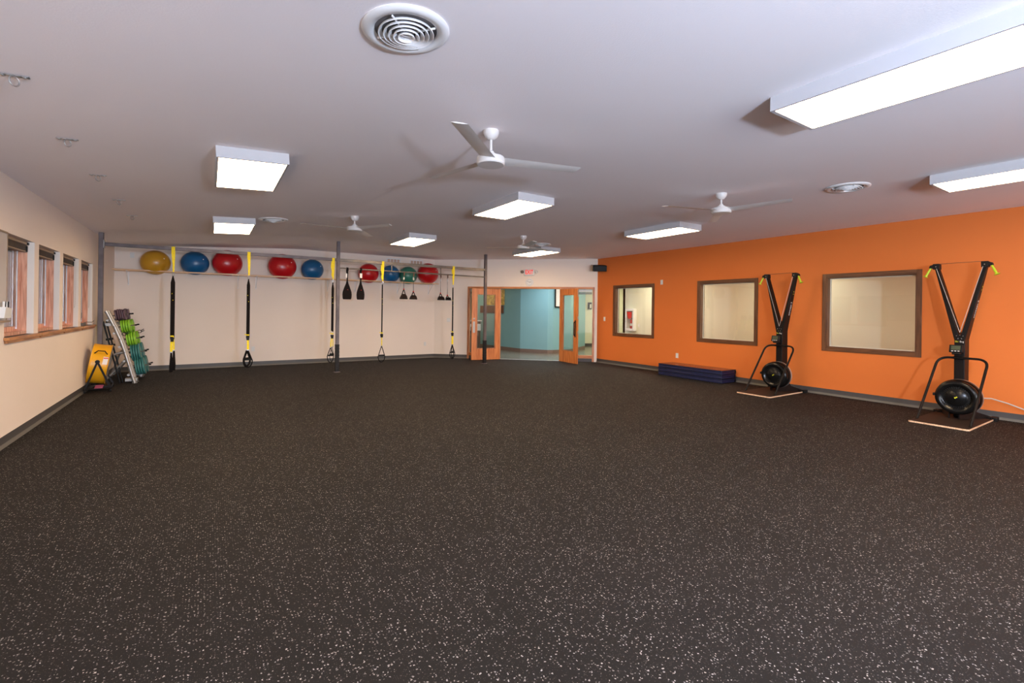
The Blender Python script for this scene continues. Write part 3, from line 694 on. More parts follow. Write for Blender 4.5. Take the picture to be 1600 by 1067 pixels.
def suspension(x, label, style):
    t = thing('suspension_strap', label, 'suspension strap', (x, YR, 0), group='suspension straps on the rig')
    # yellow anchor over the beam
    b = MB(); w = .058
    zb = 2.19 if style != 4 else 2.20
    b.strap([(0, -.036, 2.60), (0, -.037, 2.69), (0, 0, 2.692), (0, .037, 2.69), (0, .036, 2.60)], w, .004)
    b.strap([(0, -.036, 2.60), (.004, -.03, 2.48), (.008, -.01, 2.34), (.006, -.003, zb)], [w, w*.9, w*.62, w*.42], .004)
    b.strap([(0, .036, 2.60), (.006, .03, 2.48), (.006, .01, 2.34), (.004, .003, zb)], [w, w*.8, w*.6, w*.4], .004)
    if style in (3, 4):
        b.strap([(-.03, -.040, 2.60), (-.04, -.04, 2.48), (-.015, -.03, 2.36), (-.03, -.02, 2.30), (-.012, -.012, 2.24)], [.03, .036, .03, .024, .02], .004)
    b.build('anchor_loop', 'yellowweb', t)
    b = MB(); zt = zb-.0; b.tube([(.016*math.cos(a)+.004, 0, zt-.045+.045*math.sin(a)) for a in [2*PI*k/16 for k in range(16)]], .005, 6, closed=True); b.build('carabiner', 'zinc', t)
    zt = zb-.09; zm = .87
    # main webbing
    wide = {1: .052, 2: .045, 3: .036, 4: .030, 5: .036}[style]
    b = MB(); ov = {1: .010, 2: .010, 3: .012, 4: .004, 5: .006}[style]
    yl = zm if style != 3 else .98
    b.strap([(0, -.010, zt), (-ov, -.012, zt-.12), (-ov, -.012, yl)], [.02, wide, wide], .006)
    b.strap([(0, .010, zt), (ov, .012, zt-.12), (ov, .012, yl-.02)], [.02, wide, wide], .006)
    b.box(-.01, .01, -.012, .012, zt-.03, zt+.012)
    b.build('webbing', 'webbing', t)
    b = MB()
    for k, z in enumerate((1.75, 1.62)): b.box(-ov-.006+.016*k, -ov+.002+.016*k, -.0175, -.0155, z, z+.018)
    b.build('woven_tag', 'yellowweb', t)
    # cam buckle with pull tab
    b = MB(); b.box(-.034, .030, -.022, .022, .84, .885).box(-.026, .026, -.02, .02, .80, .84); b.build('cam_buckle', 'black', t, bevel=.004)
    b = MB(); b.box(-.030, .024, -.026, -.022, .90, .925)
    if style != 1: b.box(-.065, -.03, -.022, -.018, .915, .935)
    b.build('pull_tab', 'yellowweb', t, bevel=.001)
    # yellow adjust section
    ysec = {1: ((-.014, .86, .60, .040), (.026, .90, .64, .030)), 2: ((.004, .83, .60, .040),), 3: ((-.030, .80, .60, .022), (.015, .82, .62, .018)), 4: ((.0, .82, .60, .022),), 5: ((.0, .82, .58, .052),)}[style]
    b = MB()
    for sx, za, zb2, ww in ysec: b.strap([(sx*.5, -.006, za), (sx, -.006, (za+zb2)/2), (sx, -.006, zb2)], ww, .005)
    b.build('adjuster_strap', 'yellowweb', t)
    b = MB()
    for sx, za, zb2, ww in ysec: b.box(sx-ww/2-.002, sx+ww/2+.002, -.012, .004, zb2-.022, zb2)
    b.build('ring_fitting', 'zinc', t, bevel=.003)
    # handles
    if style == 1:
        for k, (sx, zt2, zb3) in enumerate(((-.014, .58, .20), (.030, .62, .235))):
            b = MB(); b.strap([(sx, -.01-.09*0, zt2), (sx-.003, -.07, zt2-.16), (sx-.004, -.08, zb3+.10), (sx-.004, -.03, zb3)], [.03, .034, .046, .044], .012)
            b.strap([(sx, .0, zt2), (sx+.003, .07, zt2-.16), (sx+.004, .08, zb3+.10), (sx+.004, -.03, zb3)], [.03, .034, .046, .044], .012)
            b.box(sx-.02, sx+.02, -.07, .07, zb3+.17, zb3+.205); b.build('handle', 'webbing', t)
    else:
        sets = {2: ((.004, .085, .58, .22, .012), (-.012, .07, .58, .25, .02)), 3: ((-.035, .07, .58, .24, .010), (-.005, .06, .60, .27, .006)), 4: ((.0, .085, .58, .19, .0095),), 5: ((.0, .08, .56, .19, .010), (.004, .055, .56, .21, .012))}[style]
        for k, (sx, hw, zt2, zb3, tr) in enumerate(sets):
            a = k*.5; ca, sa = math.cos(a), math.sin(a)
            P = lambda u, z: (sx+u*ca, u*sa+.0, z)
            zg = zb3+.165
            b = MB()
            b.tube([P(-.004, zt2), P(-hw*.9, zg), P(-hw, zg-.02)]+[P(-hw*math.cos(q), zg-.02-(zg-.02-zb3)*math.sin(q)) for q in [PI*j/12 for j in range(1, 12)]]+[P(hw, zg-.02), P(hw*.9, zg), P(.004, zt2)], tr, 8)
            fcr = b.build('foot_cradle', 'webbing', t)
            b = MB(); b.tube([P(-hw*.88, zg), P(hw*.88, zg)], .019, 10); b.build('grip', 'black', fcr)
    return t
suspension(-.612, 'leftmost yellow and black suspension strap, between the yellow and blue balls', 1)
suspension(.70, 'second yellow and black suspension strap from the left, right of a red ball', 2)
suspension(2.425, 'third suspension strap, hanging against the middle rig post', 3)
suspension(3.60, 'fourth suspension strap, thin with bunched yellow anchor by a blue ball', 4)
suspension(5.535, 'rightmost suspension strap, hanging next to the entry wall', 5)

# padded arm slings on the pull-up bar
for x, k, lb in ((2.752, 1.0, 'left black padded arm sling hanging beside the middle post'), (3.068, .88, 'right black padded arm sling hanging in front of a red ball')):
    t = thing('arm_sling', lb, 'arm sling', (x, YR, 2.462), group='black arm slings')
    b = MB(); b.strap([(0, -.024, -.06), (0, -.024, .012), (0, 0, .025), (0, .024, .012), (0, .024, -.06), (0, .004, -.12)], .045, .005); b.strap([(0, -.024, -.06), (0, -.004, -.12), (0, 0, -.34)], .03, .006); b.build('hanging_strap', 'webbing', t)
    b = MB()
    prof = [(.016, -.30), (.028, -.36), (.060*k, -.44), (.098*k, -.55), (.106*k, -.62), (.100*k, -.70), (.088*k, -.735)]
    out = [(w, -.018, z) for w, z in prof]+[(-w, -.018, z) for w, z in reversed(prof)]
    b.prism(out, (0, .036, 0)); b.build('pad', 'webbing', t, bevel=.006)
    b = MB(); b.box(-.028, .028, -.027, -.024, -.21, -.10) if x > 3 else b.box(-.04, -.01, -.022, -.018, -.22, -.12); b.build('care_tag', 'paper', t)
    b = MB(); b.box(0, .02, -.0215, -.0185, -.51, -.50); b.build('logo_dash', 'red', t)

# rope pulls with triangular bags
def drop_handle(x, label, zt=2.457, zk=2.08, zb=1.765, lean=0, hw=.105, dx=0):
    t = thing('strap_handle', label, 'hanging handle', (x, YR, zt), group='rope slung padded handles')
    L = zk-zt; B = zb-zt
    b = MB(); b.tube([(-.012, -.02, L), (-.01, -.022, -.03), (-.006, 0, .024), (0, .022, -.02), (.012, .01, L)], .0035, 6); b.build('rope', 'cordark', t)
    b = MB(); b.box(-.010, .010, -.03, -.012, -.09, .0); b.build('red_sleeve', 'brownboard', t)
    b = MB(); b.lathe([(.004, -.12), (.022, -.13), (.026, -.16), (.02, -.19), (.004, -.20)], 10, Matrix.Diagonal((.8, .6, 1, 1))); b.build('rope_bead', 'offwhite', t)
    b = MB(); b.sphere((0, 0, L), .02, 12, 8); b.build('knot_ball', 'red', t)
    b = MB(); b.tube([(0, 0, L), (-hw*.45+lean*.3, 0, L*.45+B*.55), (-hw*.92+lean, 0, B+.02)], .012, 8); b.tube([(0, 0, L), (hw*.45+lean*.3, 0, L*.45+B*.55), (hw*.92+lean, 0, B+.02)], .012, 8); b.build('side_strap', 'webbing', t)
    zz = L*.45+B*.55
    b = MB(); o = [(-hw*.42+lean*.3, -.03, zz+.02), (hw*.42+lean*.3, -.03, zz+.02), (hw*.75+lean*.7, -.04, B+.08), (hw+lean, -.03, B), (-hw+lean, -.03, B), (-hw*.75+lean*.7, -.04, B+.08)]
    b.prism(o, (0, .06, 0)); b.build('pad', 'blackgloss', t, bevel=.01)
drop_handle(4.152, 'left black triangular rope handle in front of the green ball', zk=2.02)
drop_handle(4.41, 'right black triangular rope handle in front of the green ball', zk=1.97)
drop_handle(5.17, 'tilted black rope handle below the rightmost red ball', zt=2.455, zk=1.95, lean=.02)
drop_handle(5.37, 'crumpled black rope handle beside the rightmost suspension strap', zt=2.455, zk=1.90, lean=.03, hw=.085)

# ------------------------------------------------------------------ folded mats
t0z = 0
for k, lb in enumerate(('navy folded gym mat at the bottom of the stack by the orange wall', 'navy folded gym mat in the middle of the stack by the orange wall', 'glossy topped navy gym mat, topmost of the stack by the orange wall')):
    t = thing('gym_mat', lb, 'gym mat', (9.17+.005*(k % 2), 5.85+.01*(k % 2), .004+.092*k), group='stacked folded gym mats')
    b = MB(); b.box(0, .53, 0, 1.67, .003, .043).box(0, .53, 0, 1.67, .047, .088); b.build('foam_panels', 'navy', t, bevel=.008)
    b = MB(); b.box(-.003, .533, -.003, 1.673, .0, .006).box(-.003, .533, -.003, 1.673, .083, .089); b.build('edge_binding', 'black', t, bevel=.002)
    if k == 2:
        b = MB(); b.box(.012, .518, .012, 1.658, .088, .0905); b.build('top_reflection', 'navyreflect', t)  # thin sheet carrying the painted wall reflection
    b = MB(); b.tube(bez((.48, .0, .02), (.49, -.035, .045), (.48, .0, .07), 6), .012, 6); b.build('fold_flap', 'black', t)

# ------------------------------------------------------------------ ski machines
def ski_machine(dx, dy, label):
    t = thing('ski_machine', label, 'ski machine', (dx, dy, 0), group='standing ski machines')
    cy = 2.125
    b = MB(); o = [(8.31, 1.83), (8.33, 1.81), (9.50, 1.81), (9.50, 2.445), (8.33, 2.445), (8.31, 2.425)]
    b.prism([(x, y, .004) for x, y in o], (0, 0, .022)); b.build('platform', 'ply', t, bevel=.003)
    b = MB(); o = [(8.314, 1.834), (8.334, 1.814), (9.496, 1.814), (9.496, 2.441), (8.334, 2.441), (8.314, 2.421)]
    b.prism([(x, y, .0262) for x, y in o], (0, 0, .003)); b.build('deck_surface', 'deck', t)
    for y0, y1 in ((1.775, 1.85), (2.40, 2.475)):
        b = MB(); b.box(9.47, 9.60, y0, y1, 0.0, .055); b.build('foot', 'black', t, bevel=.006)
    b = MB()
    for s in (-1, 1):
        b.prism([(9.02, cy+s*.06, .029), (9.56, cy+s*.30, .029), (9.50, cy+s*.28, .06), (9.36, cy+s*.16, .12), (9.24, cy+s*.08, .34), (9.02, cy+s*.06, .34)], (0, -s*.012, 0))
    b.box(9.44, 9.56, cy-.30, cy+.30, .029, .05)
    b.build('base_bracket', 'blackmetal', t)
    # column
    b = MB(); b.box(9.19, 9.40, cy-.066, cy+.050, .03, 1.21); colm = b.build('column', 'blackmetal', t, bevel=.008)
    # arms
    for s, hy, nm in ((1, 2.395, 'arm'), (-1, 1.868, 'arm')):
        c0 = Vector((9.19, 2.117, 1.16)); c1 = Vector((9.235, hy, 2.235))
        w0, w1, d0, d1 = .062, .020, .20, .085
        off = s*.028
        a = [(c0.x, c0.y+off-w0*.5, c0.z), (c0.x, c0.y+off+w0*.5, c0.z), (c0.x+d0, c0.y+off+w0*.5, c0.z), (c0.x+d0, c0.y+off-w0*.5, c0.z)]
        q = [(c1.x, c1.y-w1-.003, c1.z), (c1.x, c1.y+w1+.003, c1.z), (c1.x+d1, c1.y+w1+.003, c1.z), (c1.x+d1, c1.y-w1-.003, c1.z)]
        b = MB(); b.hexa(a, q); arm = b.build(nm, 'blackmetal', t, bevel=.006)
        b = MB(); b.hexa([(9.20, hy-.035, 2.21), (9.20, hy+.035, 2.21), (9.33, hy+.035, 2.21), (9.33, hy-.035, 2.21)], [(9.21, hy-.04, 2.295), (9.21, hy+.04, 2.295), (9.32, hy+.035, 2.29), (9.32, hy-.035, 2.29)])
        b.hexa([(9.21, hy+s*.035, 2.225), (9.21, hy+s*.085, 2.235), (9.28, hy+s*.085, 2.235), (9.28, hy+s*.035, 2.225)], [(9.21, hy+s*.035, 2.285), (9.21, hy+s*.075, 2.27), (9.28, hy+s*.075, 2.27), (9.28, hy+s*.035, 2.285)])
        b.build('pulley_head', 'black', t, bevel=.006)
        b = MB(); h0 = Vector((9.235, hy+s*.065, 2.235)); h1 = h0+Vector((-.015, s*.055, -.125))
        b.tube([h0, h0.lerp(h1, .5), h1], .015, 10, rr=[.012, .015, .014]); dd = (h1-h0).normalized()
        b.tube([h1, h1+dd*.006, h1+dd*.012], .03, 14, rr=[.02, .034, .03]); b.build('grip_handle', 'limegrip', t)
        b = MB(); b.tube([(9.185, hy-s*.012, 2.22), (9.178, 2.112, 1.27)], .0035, 6); b.build('drive_cord', 'cord', t)
        b = MB(); b.lathe([(.006, 0), (.006, .004), (.001, .005)], 8, Matrix.Translation((9.205, hy, 2.25)) @ Matrix.Rotation(-PI/2, 4, 'Y')); b.build('axle_bolt', 'zinc', t)
    b = MB(); b.tube([(9.22, 2.36, 2.29), (9.22, 1.90, 2.295)], .003, 6); b.build('top_cord', 'cordark', t)
    b = MB()
    for dy_, z in ((-.035, 1.25), (0, 1.26), (.035, 1.25), (-.02, 1.21), (.018, 1.21)):
        b.lathe([(.005, 0), (.005, .003), (.001, .004)], 8, Matrix.Translation((9.19, cy-.01+dy_, z-.03)) @ Matrix.Rotation(-PI/2, 4, 'Y'))
    b.build('bolts', 'zinc', t)
    # front face text: reads with -Y to the right when seen from the room
    F = Matrix(((0, 0, -1, 9.189), (-1, 0, 0, 0), (0, 1, 0, 0), (0, 0, 0, 1)))
    text_mesh('front_lettering', 'Ski', .034, 'yellowmark', colm, Matrix.Translation((-.0005, 2.147, 1.135)) @ F, .0006)
    text_mesh('front_lettering', 'Erg', .034, 'paper', colm, Matrix.Translation((-.0005, 2.092, 1.135)) @ F, .0006)
    # side text along the near-side arm
    c0 = Vector((9.29, 2.117-.028-.033, 1.16)); c1 = Vector((9.28, 1.868-.0245, 2.235)); dz = (c1-c0).normalized()
    xd = dz; nd = Vector((0, -1, 0)); nd = (nd-xd*nd.dot(xd)).normalized(); yd = nd.cross(xd)
    P = c0.lerp(c1, .42)+nd*.0025
    T = Matrix(((xd.x, yd.x, nd.x, P.x), (xd.y, yd.y, nd.y, P.y), (xd.z, yd.z, nd.z, P.z), (0, 0, 0, 1)))
    text_mesh('side_lettering', 'concept 2', .066, 'paper', arm, T, .0006)
    P2 = c0.lerp(c1, .70)+nd*.0025
    b = MB()
    for u in (-.022, .022): b.lathe([(.014, 0), (.014, .001), (.001, .001)], 4, Matrix(((xd.x, yd.x, nd.x, P2.x), (xd.y, yd.y, nd.y, P2.y), (xd.z, yd.z, nd.z, P2.z), (0, 0, 0, 1))) @ Matrix.Translation((u, 0, 0)) @ Matrix.Rotation(.5, 4, 'Z'))
    b.build('side_mark', 'yellowmark', arm)
    # monitor
    Tm = Matrix.Translation((9.08, 2.125, 1.035)) @ Matrix.Rotation(.25, 4, 'Y') @ Matrix.Rotation(-.1, 4, 'Z')
    b = MB(); b.box(-.02, .02, -.075, .075, -.055, .055, Tm); b.box(.0, .11, -.03, .02, -.06, -.03, Tm).box(-.01, .03, -.045, .045, -.085, -.055, Tm)
    mo = b.build('monitor', 'black', t, bevel=.006)
    b = MB(); b.box(-.0225, -.02, -.052, .052, -.022, .040, Tm); b.build('screen', 'lcd', mo)
    b = MB()
    for u in (-.045, -.01, .025): b.box(-.0225, -.02, u, u+.022, -.044, -.034, Tm)
    b.build('buttons', 'paper', mo, bevel=.001)
    # flywheel
    T = Matrix.Translation((8.93, 2.09, .345)) @ Matrix.Rotation(PI/2, 4, 'Y')
    b = MB(); b.lathe([(.20, .14), (.235, .13), (.24, .07), (.238, .03), (.225, .008), (.20, .0), (.175, .004), (.165, .022), (.150, .026)], 56, T, cap=False); b.lathe([(.125, .020), (.118, .012), (.001, .010)], 48, T, cap=False)
    fc = b.build('flywheel_cover', 'blackgloss', t, smooth=60)
    b = MB(); b.lathe([(.152, .027), (.123, .022)], 48, T, cap=False)
    for k in range(36): b.box(.122, .153, -.003, .003, .012, .024, T @ Matrix.Rotation(2*PI*k/36, 4, 'Z'))
    b.build('air_intake', 'black', fc)
    b = MB(); b.lathe([(.242, .09), (.248, .10), (.248, .20), (.235, .22), (.001, .22)], 56, T, cap=False); b.lathe([(.2485, .095), (.2505, .11), (.2485, .125)], 56, T, cap=False); fg = b.build('flywheel_cage', 'blackmetal', t, smooth=50)
    b = MB(); b.lathe([(.2495, .16), (.2515, .175), (.2515, .195), (.2495, .205)], 56, T, cap=False); b.build('cage_band', 'silver', fg, smooth=60)
    b = MB()
    Tl = T @ Matrix.Translation((.0, 0, .0085))
    b.lathe([(.012, 0), (.012, -.001), (.001, -.001)], 4, Tl @ Matrix.Translation((.006, .008, 0))); b.lathe([(.012, 0), (.012, -.001), (.001, -.001)], 4, Tl @ Matrix.Translation((-.006, -.008, 0)))
    b.build('hub_mark', 'yellowmark', fc)
    b = MB(); b.box(8.935, 9.0, 2.32, 2.345, .34, .38); b.build('damper_lever', 'black', t, bevel=.006)
    # tubular floor frame
    b = MB(); pts = [(8.53, 2.405, .03), (8.62, 2.395, .17), (9.18, 2.335, .875), (9.24, 2.16, .905), (9.24, 2.09, .905), (9.18, 1.84, .875), (8.60, 1.85, .17), (8.50, 1.845, .03)]
    pts = [(8.56, 2.415, .029), (9.14, 2.335, .90), (9.14, 1.80, .90), (8.53, 1.845, .029)]
    b.tube(fillet(pts, .13, 8), .0165, 12); b.build('support_loop', 'blackmetal', t, smooth=60)
    b = MB()
    for x, y in ((8.56, 2.415), (8.53, 1.845)): b.box(x-.03, x+.02, y-.018, y+.018, .029, .034)
    b.build('loop_feet', 'blackmetal', t, bevel=.001)
    b = MB(); b.box(9.14, 9.21, 2.06, 2.17, .88, .92); b.build('loop_clamp', 'blackmetal', t, bevel=.004)
    return t
ski_machine(0, 0, 'black ski machine with lime handles nearest the camera at far right')
ski_machine(.07, 2.60, 'black ski machine with lime handles between the two orange-wall windows')
b = MB(); b.tube([(9.10, 1.86, .36), (9.30, 1.80, .345), (9.50, 1.68, .28), (9.62, 1.50, .19), (9.65, 1.3, .09), (9.64, 1.1, .02)], .009, 8); tag(b.build('power_cord', 'cord'), 'pale grey cord running right from the nearest ski machine', 'cord')

# ------------------------------------------------------------------ drum fan
t = thing('drum_fan', 'yellow drum fan on a black wheeled stand against the left wall', 'drum fan', (-1.625, 10.95, 0), (0, 0, math.radians(5)))
TD = Matrix.Translation((-.0, 0, .465)) @ Matrix.Rotation(math.radians(9), 4, 'Y') @ Matrix.Rotation(PI/2, 4, 'Y')
RD = .345; hw = .125
b = MB(); b.lathe([(RD-.012, -hw), (RD+.006, -hw), (RD+.004, -hw+.012), (RD, -hw+.016), (RD, hw-.016), (RD+.004, hw-.012), (RD+.006, hw), (RD-.012, hw), (RD-.012, -hw)], 64, TD, cap=False); ds = b.build('drum_shell', 'yellowdrum', t, smooth=40)
for sg, nm in ((-1, 'rear_guard'), (1, 'front_guard')):
    b = MB()
    for r in [.04+.03*k for k in range(10)]:
        b.tube([TD @ Vector((r*math.cos(a), r*math.sin(a), sg*(hw+.012*(1-(r/RD)**2)))) for a in [2*PI*j/32 for j in range(32)]], .0025, 4, closed=True)
    for k in range(8):
        a = k*PI/4; b.tube([TD @ Vector((r*math.cos(a), r*math.sin(a), sg*(hw+.012*(1-(r/RD)**2)))) for r in (.03, .15, .25, RD)], .003, 4)
    b.build(nm, 'steelgrey', t)
b = MB(); b.lathe([(.001, -.08), (.08, -.08), (.08, .06), (.001, .06)], 20, TD, cap=False)
for k in range(4):
    b.box(.07, RD-.03, -.06, .06, -.003, .003, TD @ Matrix.Rotation(k*PI/2+.3, 4, 'Z') @ Matrix.Rotation(.5, 4, 'X'))
b.build('fan_rotor', 'blackmetal', t)
# surface frame on the drum: angle phi from the camera-facing side upwards, u across
def on_drum(phi, u, off=.0):
    # TD maps local z->axis (+x), local (x,y)->(-z,y): camera side is -y
    r = RD+off; return TD @ Vector((-r*math.sin(phi), -r*math.cos(phi), u))
b = MB(); b.tube([on_drum(.62, -.085, .004), on_drum(.63, -.07, .03), on_drum(.70, -.045, .045), on_drum(.70, .045, .045), on_drum(.63, .07, .03), on_drum(.62, .085, .004)], .009, 8); b.build('carry_handle', 'black', ds)
b = MB(); N = 6; v = []
for i in range(N+1):
    ph = .08+.38*i/N
    for u in (.045, .112): v.append(on_drum(ph, u, .0015))
b.add(v, [(2*i, 2*i+1, 2*i+3, 2*i+2) for i in range(N)]); b.build('warning_label', 'paper', ds)
b = MB(); v = []
for i in range(2):
    ph = .37+.05*i
    for u in (.047, .110): v.append(on_drum(ph, u, .0025))
b.add(v, [(0, 1, 3, 2)]); b.build('label_stripe', 'red', ds)
b = MB(); piv = on_drum(.18, -.02, .02)
for s in (-1, 1): b.strap([piv, (s*.165, -.345, .07)], .03, .012, (1, 0, 0))
for s in (-1, 1): b.strap([(-.02, .36, .47), (s*.165, .33, .07)], .03, .012, (1, 0, 0))
b.lathe([(.03, -.012), (.034, 0), (.03, .02), (.001, .022)], 12, Matrix.Translation(piv) @ Matrix.Rotation(PI/2, 4, 'X'))
for s in (-1, 1): b.tube([(s*.165, -.35, .065), (s*.165, .33, .065)], .014, 8)
for y in (-.35, -.27, .33): b.tube([(-.185, y, .065), (.185, y, .065)], .013, 8)
b.build('stand', 'blackmetal', t)
for sx in (-.165, .165):
    for sy in (-.345, .325):
        b = MB(); b.lathe([(.001, -.014), (.026, -.014), (.03, -.008), (.03, .008), (.026, .014), (.001, .014)], 16, Matrix.Translation((sx, sy, .031)) @ Matrix.Rotation(PI/2, 4, 'Y'), cap=False); b.tube([(sx, sy, .03), (sx, sy, .06)], .008, 6); b.build('caster', 'black', t)
b = MB(); b.hexa([(-.05, -.36, .075), (.06, -.36, .075), (.06, -.36, .078), (-.05, -.36, .078)], [(-.03, -.28, .12), (.075, -.28, .12), (.075, -.28, .123), (-.03, -.28, .123)]); b.build('base_label', 'pink', t)
b = MB(); b.box(.06, .14, -.30, .1, .075, .11); b.build('motor_bracket', 'blackmetal', t, bevel=.004)

# ------------------------------------------------------------------ weight plate rack
t = thing('weight_rack', 'silver curved weight plate rack leaning in the left corner', 'weight rack', (0, 0, 0))
prof = [(-1.645, 1.40), (-1.60, 1.29), (-1.51, 1.08), (-1.435, .87), (-1.375, .67), (-1.325, .47), (-1.275, .27), (-1.225, .07), (-1.205, .012)]
def xr(z):
    for (xa, za), (xb, zb) in zip(prof[:-1], prof[1:]):
        if zb <= z <= za: return xb+(xa-xb)*(z-zb)/(za-zb)
    return prof[0][0]
YU = (11.62, 11.83, 12.62, 12.85)
for y in YU:
    b = MB(); b.tube([(x, y, z) for x, z in prof], .030, 14); b.lathe([(.045, 0), (.045, .01), (.03, .014)], 16, Matrix.Translation((prof[-1][0], y, 0))); b.build('upright', 'silver', t, smooth=60)
for z in (1.22, .97, .71, .43, .16):
    b = MB(); b.tube([(xr(z)-.055, YU[0], z), (xr(z)-.055, YU[-1], z)], .022, 8); b.build('cross_rail', 'silver', t)
b = MB()
for z in (1.10, .86, .60, .34): b.lathe([(.008, 0), (.008, .006), (.001, .008)], 8, Matrix.Translation((xr(z), YU[0]-.03, z)) @ Matrix.Rotation(PI/2, 4, 'X'))
b.build('bolts', 'black', t)
for y in (11.715, 12.67):
    b = MB(); b.tube(fillet([(xr(.60), y, .60), (-1.55, y, .57), (-1.70, y, .03)], .1, 5), .022, 10)
    b.tube([(xr(.5), y, .5), (-1.66, y, .06)], .016, 8)
    b.build('rear_leg', 'silver', t)
for y in (11.68, 12.6):
    b = MB(); b.box(-1.76, xr(1.14)-.02, y, y+.06, 1.11, 1.17); b.build('wall_bracket', 'silver', t, bevel=.004)
    b = MB(); b.box(-1.36, -1.17, y-.02, y+.14, .03, .09); b.build('foot_block', 'silver', t, bevel=.004)
rows = [  # z, radius, thickness, count, material, colour word, row word
    (1.30, .105, .026, 5, 'purple', 'purple', 'top row'),
    (1.075, .130, .030, 4, 'lime', 'lime green', 'upper green row'),
    (.82, .140, .030, 4, 'lime', 'lime green', 'lower green row'),
    (.545, .175, .030, 4, 'tealplate', 'teal', 'upper teal row'),
    (.265, .175, .030, 4, 'tealplate', 'teal', 'lower teal row')]
PEG = (12.05, 12.40)
for z, r, th, n, m, cw, rw in rows:
    for y in PEG:
        b = MB(); b.tube([(xr(z)-.05, y, z-.004), (xr(z)+.27, y, z+.045)], .011, 8); pg = b.build('peg', 'steelgrey', t)
        b = MB(); b.tube([(xr(z)+.25, y, z+.042), (xr(z)+.285, y, z+.047)], .015, 8); b.build('peg_cap', 'black', pg)
for z, r, th, n, m, cw, rw in rows:
    for j, y in enumerate(PEG):
        for k in range(n):
            x = xr(z)+.055+(th+.008)*k+(.0 if j == 0 else .012)
            tl = math.atan2(.045, .29); zz = z+.045*(x-xr(z)+.02)/.29
            T = Matrix.Rotation(PI/2-tl, 4, 'Y')
            b = MB()
            if m == 'purple':
                seg = 4
                w2 = r*.95
                pf = [(w2*1.05, -w2*.7), (w2*1.05, w2*.7), (w2*.75, w2), (-w2*.75, w2), (-w2*1.05, w2*.7), (-w2*1.05, -w2*.7), (-w2*.75, -w2), (w2*.75, -w2)]
                b.prism([T @ Vector((px, py, -th/2)) for px, py in pf], T @ Vector((0, 0, th))-T @ Vector((0, 0, 0)))
                bv = .005
            else:
                b.lathe([(.014, -th/2), (r*.45, -th/2), (r*.5, -th*.3), (r*.82, -th*.3), (r*.88, -th/2), (r*.97, -th/2), (r, -th*.35), (r, th*.35), (r*.97, th/2), (r*.88, th/2), (r*.82, th*.3), (r*.5, th*.3), (r*.45, th/2), (.014, th/2), (.014, -th/2)], 28, T, cap=False); bv = 0
            pos = ('innermost', 'second', 'third', 'fourth', 'fifth')[k] if k < n-1 else 'outermost'
            o = b.build('weight_plate', m, loc=(x, y, zz), bevel=bv)
            o.rotation_euler = (random.uniform(-.3, .3) if m == 'purple' else 0, 0, 0)
            tag(o, '%s weight plate, %s on the %s peg of the %s' % (cw, pos, 'near' if j == 0 else 'far', rw), 'weight plate', 'rubber weight plates on the rack')
# barbells stored behind the near side
for k, y in enumerate((11.66, 11.76)):
    t = thing('barbell', ('dark barbell leaning behind the near side of the weight rack', 'second dark barbell leaning behind the weight rack uprights')[k], 'barbell', (0, y, 0), group='barbells behind the rack')
    b = MB(); b.tube([(-1.69+.03*k, 0, 1.20), (-1.43+.03*k, 0, .005)], .014, 10); b.build('bar', 'blackmetal', t)
    b = MB()
    for z, x in ((.86, -1.615), (.74, -1.588)): b.lathe([(.001, -.02), (.036, -.02), (.036, .02), (.001, .02)], 12, Matrix.Translation((x+.03*k, 0, z)) @ Matrix.Rotation(-.215, 4, 'Y'), cap=False)
    b.build('collar', 'black', t)
for k, (x, y, z, lb) in enumerate(((-1.37, 11.58, .96, 'black spring clip on the near upright of the weight rack'), (-1.22, 12.42, .97, 'black spring clip between the two green plate rows'))):
    b = MB(); b.tube([(.03*math.cos(a), .004*j*0+.008*(a/PI), .03*math.sin(a)) for j, a in enumerate([PI*q/8 for q in range(0, 34)])], .006, 6); b.tube([(.03, 0, 0), (.08, 0, .02)], .008, 6).tube([(.025, .03, .02), (.07, .03, .05)], .008, 6)
    tag(b.build('barbell_clip', 'black', loc=(x, y, z)), lb, 'barbell clip')

# ------------------------------------------------------------------ lights
def area(name, loc, size, power, col, rot=(0, 0, 0), shape='RECTANGLE', sy=None):
    l = bpy.data.lights.new(name, 'AREA'); l.shape = shape; l.size = size
    if shape == 'RECTANGLE': l.size_y = sy or size
    l.energy = power; l.color = col
    o = bpy.data.objects.new(name, l); COL.objects.link(o); o.location = loc; o.rotation_euler = rot; return o
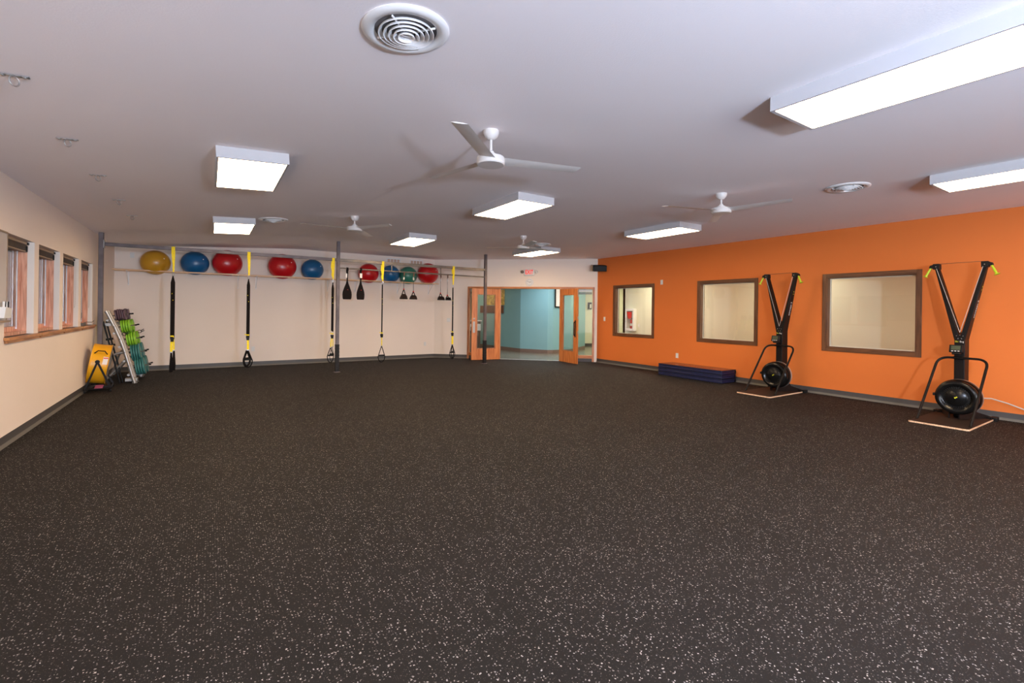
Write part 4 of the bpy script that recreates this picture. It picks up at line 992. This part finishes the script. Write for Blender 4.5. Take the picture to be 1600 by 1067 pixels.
# the photographer's flash on a stand to the right of the camera
fl = bpy.data.lights.new('flash', 'POINT'); fl.energy = 960; fl.color = (.57, .70, .95); fl.shadow_soft_size = .11
o = bpy.data.objects.new('flash', fl); COL.objects.link(o); o.location = (1.42, -1.95, 1.84)
for x, y, p in ((10.8, 9.2, 62), (10.8, 5.5, 38), (10.8, 1.5, 38)): area('corridor_lamp', (x, y, 2.73), .6, p, (1, .90, .68), sy=1.2)
area('rear_fill', (2.6, -7.0, 1.2), 8.4, 640, (.79, .88, .97), (math.radians(99), 0, 0), sy=1.9)  # unseen soft fill added behind the camera to brighten ceiling and walls
area('hall_lamp', (9.2, 12.2, 2.73), 1.3, 60, (.95, .97, 1))
area('hall_lamp', (12.0, 12.3, 2.73), .6, 60, (1, .86, .6))
area('hall_lamp', (14.5, 13.3, 2.73), .6, 60, (1, .84, .55))
area('hall_lamp', (8.2, 16.6, 2.73), .5, 30, (1, .78, .48))
w = bpy.data.worlds.new('night'); w.use_nodes = True; S.world = w
w.node_tree.nodes['Background'].inputs[0].default_value = (.02, .025, .04, 1); w.node_tree.nodes['Background'].inputs[1].default_value = .3

# ------------------------------------------------------------------ camera
cam = bpy.data.cameras.new('camera'); cam.sensor_width = 36; cam.lens = 726/1600*36; cam.shift_y = -(533.5-485.8)/1600; cam.clip_end = 100; cam.clip_start = .05
co = bpy.data.objects.new('camera', cam); COL.objects.link(co)
th = math.radians(33.085); B = math.atan(.0128)
fwd = Vector((math.sin(th), math.cos(th), 0)); rg = Vector((math.cos(th), -math.sin(th), 0)); up = Vector((0, 0, 1))
ir = rg*math.cos(B)+up*math.sin(B); iu = up*math.cos(B)-rg*math.sin(B)
co.matrix_world = Matrix(((ir.x, iu.x, -fwd.x, 0), (ir.y, iu.y, -fwd.y, 0), (ir.z, iu.z, -fwd.z, 1.5), (0, 0, 0, 1)))
S.camera = co
S.view_settings.view_transform = 'Standard'; S.view_settings.look = 'None'; S.view_settings.exposure = 0; S.view_settings.gamma = 1
S.view_settings.use_curve_mapping = False
S.cycles.use_denoising = True; S.cycles.max_bounces = 8; S.cycles.diffuse_bounces = 5; S.cycles.sample_clamp_indirect = 6
S.cycles.transparent_max_bounces = 12
